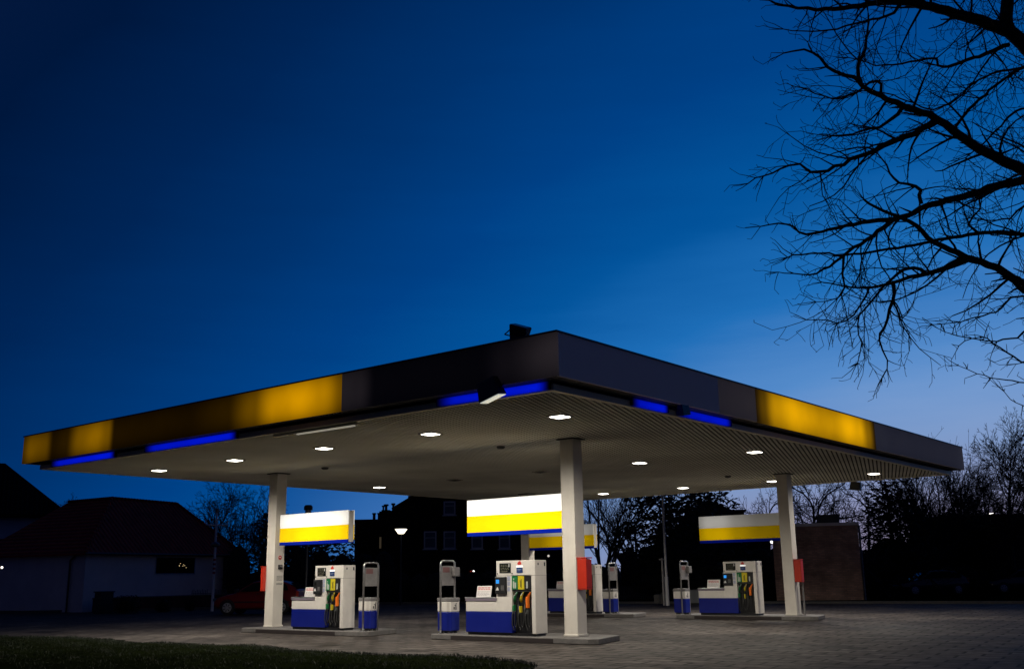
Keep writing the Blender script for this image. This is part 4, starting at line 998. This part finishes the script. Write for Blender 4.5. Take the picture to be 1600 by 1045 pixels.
def place_bare(name, label, px, d, h, spread, kind, seed, base=None):
    rd = random.Random(seed)
    if base is None:
        tr, cr = bare_tree(rd, h, spread, kind)
        t = thing(name, label, 'tree', ground_at(px, d)+Vector((0,0,.05)), rd.uniform(0,6), 'trees beyond the forecourt')
        tr.build('trunk', m_bark, t, fix=False, smooth=True); cr.build('branches', m_twig, t, fix=False)
        index_children(); return t
    return dup(base, None, label, ground_at(px, d)+Vector((0,0,.05)), rd.uniform(0,6), h/base['h'])
def T(label, px, d, h, spread, kind, seed, base=None):
    t = place_bare('bare_tree', label, px, d, h, spread, kind, seed, base)
    if base is None: t['h'] = h
    else:
        if 'h' in t: del t['h']
    return t
tr_round = T('round-crowned bare tree behind the striped pole, left of the left column', 352, 62, 7.6, 7.5, 'round', 11)
T('small bare treetop between the two left houses', 78, 82, 8.0, 7, 'round', 2, tr_round)
T('bare tree half hidden behind the left column', 425, 66, 7.2, 7, 'round', 3, tr_round)
tr_vase = T('fan-shaped bare tree just right of the near column', 945, 54, 7.4, 7, 'vase', 21)
T('bare fan-shaped tree behind, left of the dark evergreens', 988, 62, 7.2, 7, 'vase', 5, tr_vase)
tr_tw = T('crooked bare tree with thick limbs just right of the right column', 1266, 57, 9.2, 9, 'twisted', 31)
T('crooked bare tree whose limbs reach over the right sign', 1228, 60, 8.6, 9, 'twisted', 8, tr_tw)
T('crooked bare tree above the middle of the brick outbuilding', 1298, 59, 9.6, 9, 'twisted', 14, tr_tw)
T('crooked bare tree at the right corner of the brick outbuilding', 1352, 60, 8.8, 9, 'twisted', 19, tr_tw)
T('dense bare tree under the right tip of the canopy', 1452, 60, 8.4, 8, 'vase', 23, tr_vase)
T('dense many-stemmed bare tree right of the canopy tip', 1492, 62, 8.2, 8, 'vase', 24, tr_vase)
T('round bare tree between evergreen and canopy tip', 1428, 66, 8.4, 8, 'round', 27, tr_round)
tr_b = T('tall slender bare tree at the far right edge', 1583, 60, 8.9, 5.8, 'birch', 41)
T('slender bare tree left of the tallest right-hand tree', 1545, 68, 7.6, 6, 'birch', 42, tr_b)
T('slender bare tree behind the black shed roof', 1522, 74, 8.0, 6, 'birch', 43, tr_b)
T('second slender bare tree at the extreme right edge', 1612, 63, 8.6, 6, 'birch', 44, tr_b)
T('round bare tree low behind the black shed', 1565, 78, 8.2, 8, 'round', 45, tr_round)

def leafy(rd, blobs, n, size, flat=1.0):
    """leaf clumps scattered through uneven lobes"""
    mb = MB(); tot = sum(b[3]*b[3] for b in blobs)
    for (cx, cy, cz, r, sz) in blobs:
        for _ in range(int(n*r*r/tot)):
            while True:
                v = Vector((rd.uniform(-1,1), rd.uniform(-1,1), rd.uniform(-1,1)))
                if .05 < v.length < 1: break
            v = v*(v.length**-.35)
            p = Vector((cx+v.x*r, cy+v.y*r, max(.05, cz+v.z*sz)))
            a = rand_perp(rd, Vector((0,0,1))); a = (a+Vector((0,0,rd.uniform(-.9,.5)))).normalized(); b = rand_perp(rd, a); s = size*rd.uniform(.5,1.4)
            o = len(mb.v); mb.v += [tuple(p-a*s), tuple(p+b*s*.35), tuple(p+a*s), tuple(p-b*s*.35)]; mb.f.append((o,o+1,o+2,o+3))
    return mb
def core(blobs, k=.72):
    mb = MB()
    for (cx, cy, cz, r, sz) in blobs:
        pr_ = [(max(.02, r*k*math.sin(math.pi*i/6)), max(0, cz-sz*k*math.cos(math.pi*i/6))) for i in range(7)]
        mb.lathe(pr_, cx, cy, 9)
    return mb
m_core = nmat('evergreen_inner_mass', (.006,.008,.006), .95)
def evergreen(label, px, d, h, wd, seed, n=5200, solid=.6):
    rd = random.Random(seed); g_ = ground_at(px, d)
    t = thing('evergreen_tree', label, 'tree', g_, ra_, 'dark evergreens beyond the forecourt')
    blobs = [(rd.uniform(-wd,wd)*.28, rd.uniform(-1,1), h*f, wd*.5*(1.1-.75*abs(f-.42))*rd.uniform(.55,.85), h*.14) for f in (.15,.25,.35,.45,.55,.65,.75,.85,.93) for _ in (0,1)]
    br = MB(); br.tube([(0,0,0),(.1,0,h*.45),(0,.1,h*.96)], [h*.022,h*.015,.02], 7)
    for b in blobs[4:]: br.tube([(0,0,b[2]-.3),(b[0]*.6,b[1]*.6,b[2]-.1),(b[0]*1.6,b[1]*1.6,b[2]+.05)], [.07,.05,.015], 4)
    br.build('trunk', m_bark, t, fix=False)
    cr = leafy(rd, blobs, n, .17)
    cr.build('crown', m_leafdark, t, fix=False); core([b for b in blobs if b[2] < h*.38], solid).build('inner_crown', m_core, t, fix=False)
    return t
evergreen('dark spreading evergreen behind the tall pole', 1050, 54, 6.9, 5.6, 51, 6500)
evergreen('dark evergreen left of the right sign', 1108, 58, 6.6, 5.2, 52, 5200)
evergreen('black evergreen right of the brick outbuilding', 1398, 58, 6.9, 3.3, 53, 3600)
evergreen('low black evergreen at the left end of the black shed', 1534, 61, 4.4, 2.6, 54, 2600)
evergreen('dark evergreen behind the left sign', 500, 66, 4.9, 6.5, 55, 3600)
evergreen('small dark evergreen left of the near column, behind the annexe', 440, 60, 5.0, 5.0, 57, 3600)
def hedge(label, pxa, pxb, d, h, seed, n=None):
    rd = random.Random(seed); A = ground_at(pxa, d); B = ground_at(pxb, d); L_ = (B-A).length
    t = thing('hedge', label, 'hedge', A, math.atan2((B-A).y,(B-A).x), 'hedges around the forecourt')
    k = max(3, int(L_/ .9)); blobs = [(L_*i/(k-1), rd.uniform(-.3,.3), h*.45, .75*rd.uniform(.9,1.3), h*.52*rd.uniform(.82,1.08)) for i in range(k)]
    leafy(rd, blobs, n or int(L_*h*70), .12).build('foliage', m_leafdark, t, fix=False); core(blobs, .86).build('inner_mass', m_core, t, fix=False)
    MB().tube([(.3,0,0),(.4,0,h*.4)], .04, 5).build('stem', m_bark, t)
    return t
hedge('tall black hedge between the white house and the left column', 372, 470, 58, 3.7, 61)
hedge('black hedge below the left sign', 470, 600, 60, 3.4, 62)
hedge('low dark hedge in front of the brick house', 600, 905, 60, 1.9, 63)
hedge('tall dark hedge behind the near column', 815, 1010, 66, 2.3, 64)
hedge('dark hedge behind the tall pole', 985, 1215, 64, 3.3, 65)
hedge('black hedge right of the brick outbuilding', 1335, 1520, 64, 2.9, 66)
hedge('low hedge behind the dark parked cars', 1350, 1640, 60.5, 1.7, 67)
hedge('long dark treeline hedge behind the black shed', 1180, 1680, 84, 3.3, 68, 3200)
hedge('long dark hedge on the horizon behind the left houses', 300, 960, 88, 2.5, 69, 3200)
def bush(label, px, d, r, seed):
    rd = random.Random(seed); t = thing('bush', label, 'bush', ground_at(px, d), 0, 'bushes along the garden wall')
    bl = [(rd.uniform(-r,r)*.5, rd.uniform(-r,r)*.3, r*.6, r*rd.uniform(.45,.7), r*.7) for _ in range(5)]
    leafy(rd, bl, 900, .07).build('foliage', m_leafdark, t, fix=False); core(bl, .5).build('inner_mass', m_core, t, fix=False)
bush('dark bush in front of the garden wall beside the utility box', 200, 47.5, .62, 71)
bush('low bush in front of the garden wall, left of the window', 258, 48.5, .45, 72)
bush('low bush at the foot of the garden wall near the striped pole', 300, 49.5, .38, 73)

# ---------------------------------------------------------------- the near tree whose limbs reach in from the right
near = thing('large_bare_tree', 'large bare tree reaching into the sky from the right', 'tree', ground_at(1850, 10.4))
nb0 = near.location.copy()
def W2(pt): px, py, dd = pt; return at(px, py, dd)-nb0
tk = MB(); base = Vector((0,0,-.05)); hi = W2((1835,330,10.4)); top2 = W2((1700,60,10.3)); top3 = W2((1572,-160,10.2))
tp_ = [base, base+Vector((0,0,.25)), base+Vector((.01,0,.7)), (base+hi)*.35+Vector((.05,.02,0)), (base+hi)*.62+Vector((-.04,.03,0)), hi, W2((1812,180,10.4)), W2((1788,20,10.35)), W2((1772,-150,10.4)), W2((1790,-330,10.5)), W2((1775,-480,10.5))]
tk.tube(tp_, [.46,.37,.32,.29,.27,.25,.19,.15,.11,.06,.02], 14)
tk.build('trunk', m_bark, near, fix=False, smooth=True)
limbs = [ # (list of (px,py,depth), r0, r1, seedlings density)
 ([(1835,330,10.4),(1720,190,10.3),(1600,68,10.2),(1575,46,10.2),(1572,0,10.1),(1576,-90,10.0),(1586,-210,10.0),(1572,-330,10.1)], .17,.02,.8),
 ([(1580,50,10.2),(1511,27,10.1),(1456,12,10.0),(1410,5,9.9),(1364,6,9.8),(1303,14,9.7),(1242,12,9.6),(1205,3,9.6)], .085,.012,1.6),
 ([(1410,5,9.9),(1392,22,9.8),(1350,34,9.7),(1300,47,9.6),(1262,50,9.5),(1225,46,9.5)], .022,.006,1.5),
 ([(1456,12,10.0),(1400,-20,9.9),(1330,-40,9.8),(1270,-30,9.7)], .03,.01,1.5),
 ([(1835,360,10.4),(1740,318,10.2),(1655,288,9.9),(1600,266,9.7),(1563,248,9.6),(1517,226,9.5),(1487,202,9.4),(1459,184,9.4),(1416,167,9.3),(1376,150,9.2),(1346,133,9.2),(1334,119,9.1),(1306,113,9.1),(1278,89,9.0),(1254,76,9.0),(1225,84,9.0)], .13,.008,1.3),
 ([(1461,190,9.4),(1422,211,9.3),(1370,233,9.2),(1321,254,9.1),(1285,268,9.0),(1264,269,9.0),(1254,256,8.9),(1238,258,8.9),(1211,269,8.9),(1185,279,8.8),(1168,286,8.8)], .042,.006,1.9),
 ([(1412,168,9.3),(1389,190,9.4),(1370,200,9.5),(1352,202,9.5),(1328,211,9.6),(1300,212,9.6)], .026,.006,1.9),
 ([(1345,131,9.2),(1341,101,9.3),(1352,77,9.4),(1356,45,9.5),(1358,20,9.5)], .028,.009,1.9),
 ([(1376,148,9.2),(1376,130,9.2),(1365,128,9.1),(1352,132,9.1),(1330,150,9.0),(1300,155,8.9),(1262,140,8.8)], .02,.006,1.9),
 ([(1575,69,10.2),(1533,87,10.0),(1471,106,9.8),(1465,93,9.8),(1419,98,9.7),(1370,103,9.6),(1325,90,9.6)], .032,.006,1.6),
 ([(1720,190,10.3),(1705,110,10.3),(1690,80,10.3),(1600,104,10.0),(1533,122,9.9),(1502,147,9.8),(1456,171,9.7),(1400,150,9.5),(1340,140,9.4)], .026,.006,1.5),
 ([(1640,90,10.1),(1585,113,9.8),(1533,153,9.6),(1510,176,9.5),(1493,199,9.45)], .014,.018,1.5),
 ([(1835,400,10.4),(1720,330,10.6),(1640,278,10.8),(1600,282,10.8),(1548,294,10.8),(1517,305,10.7),(1460,318,10.6),(1430,331,10.5),(1398,343,10.4),(1343,348,10.3),(1310,356,10.2),(1288,362,10.1),(1253,366,10.0),(1243,355,10.0),(1215,350,9.9),(1188,353,9.9)], .10,.007,1.7),
 ([(1395,344,10.4),(1357,372,10.2),(1322,396,10.1),(1290,420,10.0),(1262,430,9.9),(1215,425,9.8)], .034,.006,1.9),
 ([(1838,425,10.4),(1770,400,10.35),(1700,380,10.3),(1600,367,10.0),(1529,365,9.8),(1453,378,9.6),(1384,391,9.5),(1315,398,9.4),(1270,395,9.3),(1230,402,9.2)], .045,.008,1.6),
 ([(1440,318,10.6),(1437,305,10.6),(1436,293,10.5),(1400,283,10.4),(1385,262,10.3),(1372,240,10.2)], .03,.007,1.7),
 ([(1529,365,9.8),(1514,350,9.7),(1532,325,9.7),(1530,308,9.7),(1500,292,9.6)], .018,.006,1.6),
 ([(1835,440,10.4),(1740,470,10.1),(1660,480,9.9),(1600,450,9.7),(1563,422,9.6),(1512,403,9.5),(1480,388,9.4),(1453,375,9.4),(1433,355,9.3),(1415,343,9.3),(1380,330,9.2),(1350,310,9.1)], .115,.012,1.4),
 ([(1512,405,9.5),(1477,421,9.6),(1446,427,9.6),(1398,441,9.7),(1357,450,9.8),(1325,448,9.8),(1285,440,9.9)], .038,.006,1.8),
 ([(1444,426,9.6),(1433,419,9.5),(1412,421,9.4),(1392,438,9.3),(1374,455,9.3),(1343,493,9.2),(1342,515,9.2),(1346,541,9.1),(1340,565,9.1)], .024,.005,2.2),
 ([(1396,445,9.7),(1395,472,9.6),(1384,507,9.5),(1374,524,9.4),(1382,548,9.4),(1388,572,9.3),(1380,590,9.3)], .026,.005,2.4),
 ([(1395,474,9.6),(1404,487,9.7),(1405,507,9.8),(1420,520,9.8)], .014,.005,2.2),
 ([(1357,450,9.8),(1345,480,9.9),(1318,505,9.9),(1290,500,9.9),(1262,500,9.9)], .016,.005,2.0),
 ([(1320,398,9.4),(1316,425,9.4),(1318,450,9.4),(1305,470,9.3),(1275,470,9.3)], .018,.005,2.0),
 ([(1840,520,10.4),(1760,480,10.1),(1600,462,9.9),(1557,486,9.7),(1495,503,9.5),(1460,507,9.5)], .032,.005,1.9),
 ([(1840,555,10.4),(1760,520,10.1),(1640,500,9.9),(1580,530,9.8),(1520,530,9.6),(1478,520,9.5)], .03,.005,1.9),
 ([(1842,590,10.4),(1780,560,10.1),(1660,555,9.9),(1600,565,9.7),(1560,540,9.6),(1529,527,9.5),(1500,540,9.4)], .03,.005,1.9),
 ([(1842,630,10.4),(1780,600,10.1),(1680,600,9.9),(1600,597,9.7),(1560,592,9.6),(1525,582,9.5),(1498,571,9.5)], .026,.004,1.5),
 ([(1843,670,10.4),(1790,640,10.1),(1690,650,9.9),(1620,640,9.7),(1580,625,9.6),(1570,612,9.6)], .02,.004,1.2),
 ([(1720,200,10.3),(1660,190,10.0),(1600,170,9.8),(1560,200,9.6),(1530,230,9.5),(1500,250,9.4)], .03,.006,1.7),
 ([(1640,284,9.9),(1590,330,9.7),(1560,345,9.6),(1520,340,9.5)], .022,.005,1.7),
 ([(1792,40,10.35),(1745,5,10.3),(1700,-20,10.3),(1600,-10,10.0),(1540,-5,9.9),(1480,-20,9.8)], .05,.02,1.7),
]
prmN = dict(seg=[.12,.07,.05,.035], curl=1.9, wob=.14, up=[0,0,.15,.5], levels=4, bare=[0,.12,.1], dens=[6.5,10.0,11.0], ang=(.45,1.15), lr=[(.35,.65),(.35,.75),(.35,.75)], ml=[9,.75,.34,.16], rr=.5, rmin=.0024, taper=.35)
rd = random.Random(77)
for pts, r0, r1, dn in limbs:
    P_ = [W2(p) for p in pts]
    # resample with slight irregularity
    ln_ = [0]
    for i in range(1, len(P_)): ln_.append(ln_[-1]+(P_[i]-P_[i-1]).length)
    tot = ln_[-1]; n = max(4, int(tot/.09)); Q = []
    for k in range(n+1):
        s = tot*k/n; i = max(0, min(len(P_)-2, next((j for j in range(len(ln_)-1) if ln_[j+1] >= s), len(ln_)-2)))
        u_ = (s-ln_[i])/max(1e-6, ln_[i+1]-ln_[i])
        p0 = P_[max(i-1,0)]; p1_ = P_[i]; p2 = P_[i+1]; p3 = P_[min(i+2,len(P_)-1)]
        q_ = .5*((2*p1_)+(p2-p0)*u_+(2*p0-5*p1_+4*p2-p3)*u_*u_+(3*p1_-p0-3*p2+p3)*u_**3)
        Q.append(q_+Vector((rd.gauss(0,1),rd.gauss(0,1),rd.gauss(0,1)))*.006)
    mb = MB(); rads = [.80*(r0+(r1-r0)*(k/n)**.8) for k in range(n+1)]
    mb.tube(Q, rads, 8 if r0 > .05 else 6, cap=False)
    for k in range(2, n+1):
        if at(1600,0,1) is None: break
        t_ = (Q[k]-Q[k-1]).normalized(); step = tot/n
        x_ = (Q[k]+nb0-CAM); dep = x_.dot(F); sx_ = 800+1590*(x_.dot(RT)/dep)
        if sx_ > 1690: continue
        low_ = .5 if x_.dot(UP)/dep < .015 else 1.0    # the lowest sprays are short
        if rd.random() < dn*2.3*step:
            q_ = rand_perp(rd, t_); a = rd.uniform(.5,1.1)
            grow(mb, rd, Q[k], t_*math.cos(a)+q_*math.sin(a), low_*rd.uniform(.55,1.4)*(1-.82*k/n), max(.005, min(.014, rads[k]*.45)), 0, prmN)
        kk_ = dn*5.2*step; c = int(kk_)+(rd.random() < kk_-int(kk_))
        for _ in range(c):
            q_ = rand_perp(rd, t_); a = rd.uniform(.45,1.2); nd = t_*math.cos(a)+q_*math.sin(a)
            grow(mb, rd, Q[k], nd, low_*rd.uniform(.15,.70)*(1-.62*k/n), max(.0042, min(.014, rads[k]*.45)), 1, prmN)
    # spray at the tip
    for _ in range(3):
        t_ = (Q[-1]-Q[-3]).normalized(); grow(mb, rd, Q[-1], (t_+rand_perp(rd,t_)*rd.uniform(.1,.6)), rd.uniform(.10,.22), .004, 1, prmN)
    mb.build('limb', m_twig if r0 < .03 else m_bark, near, fix=False)
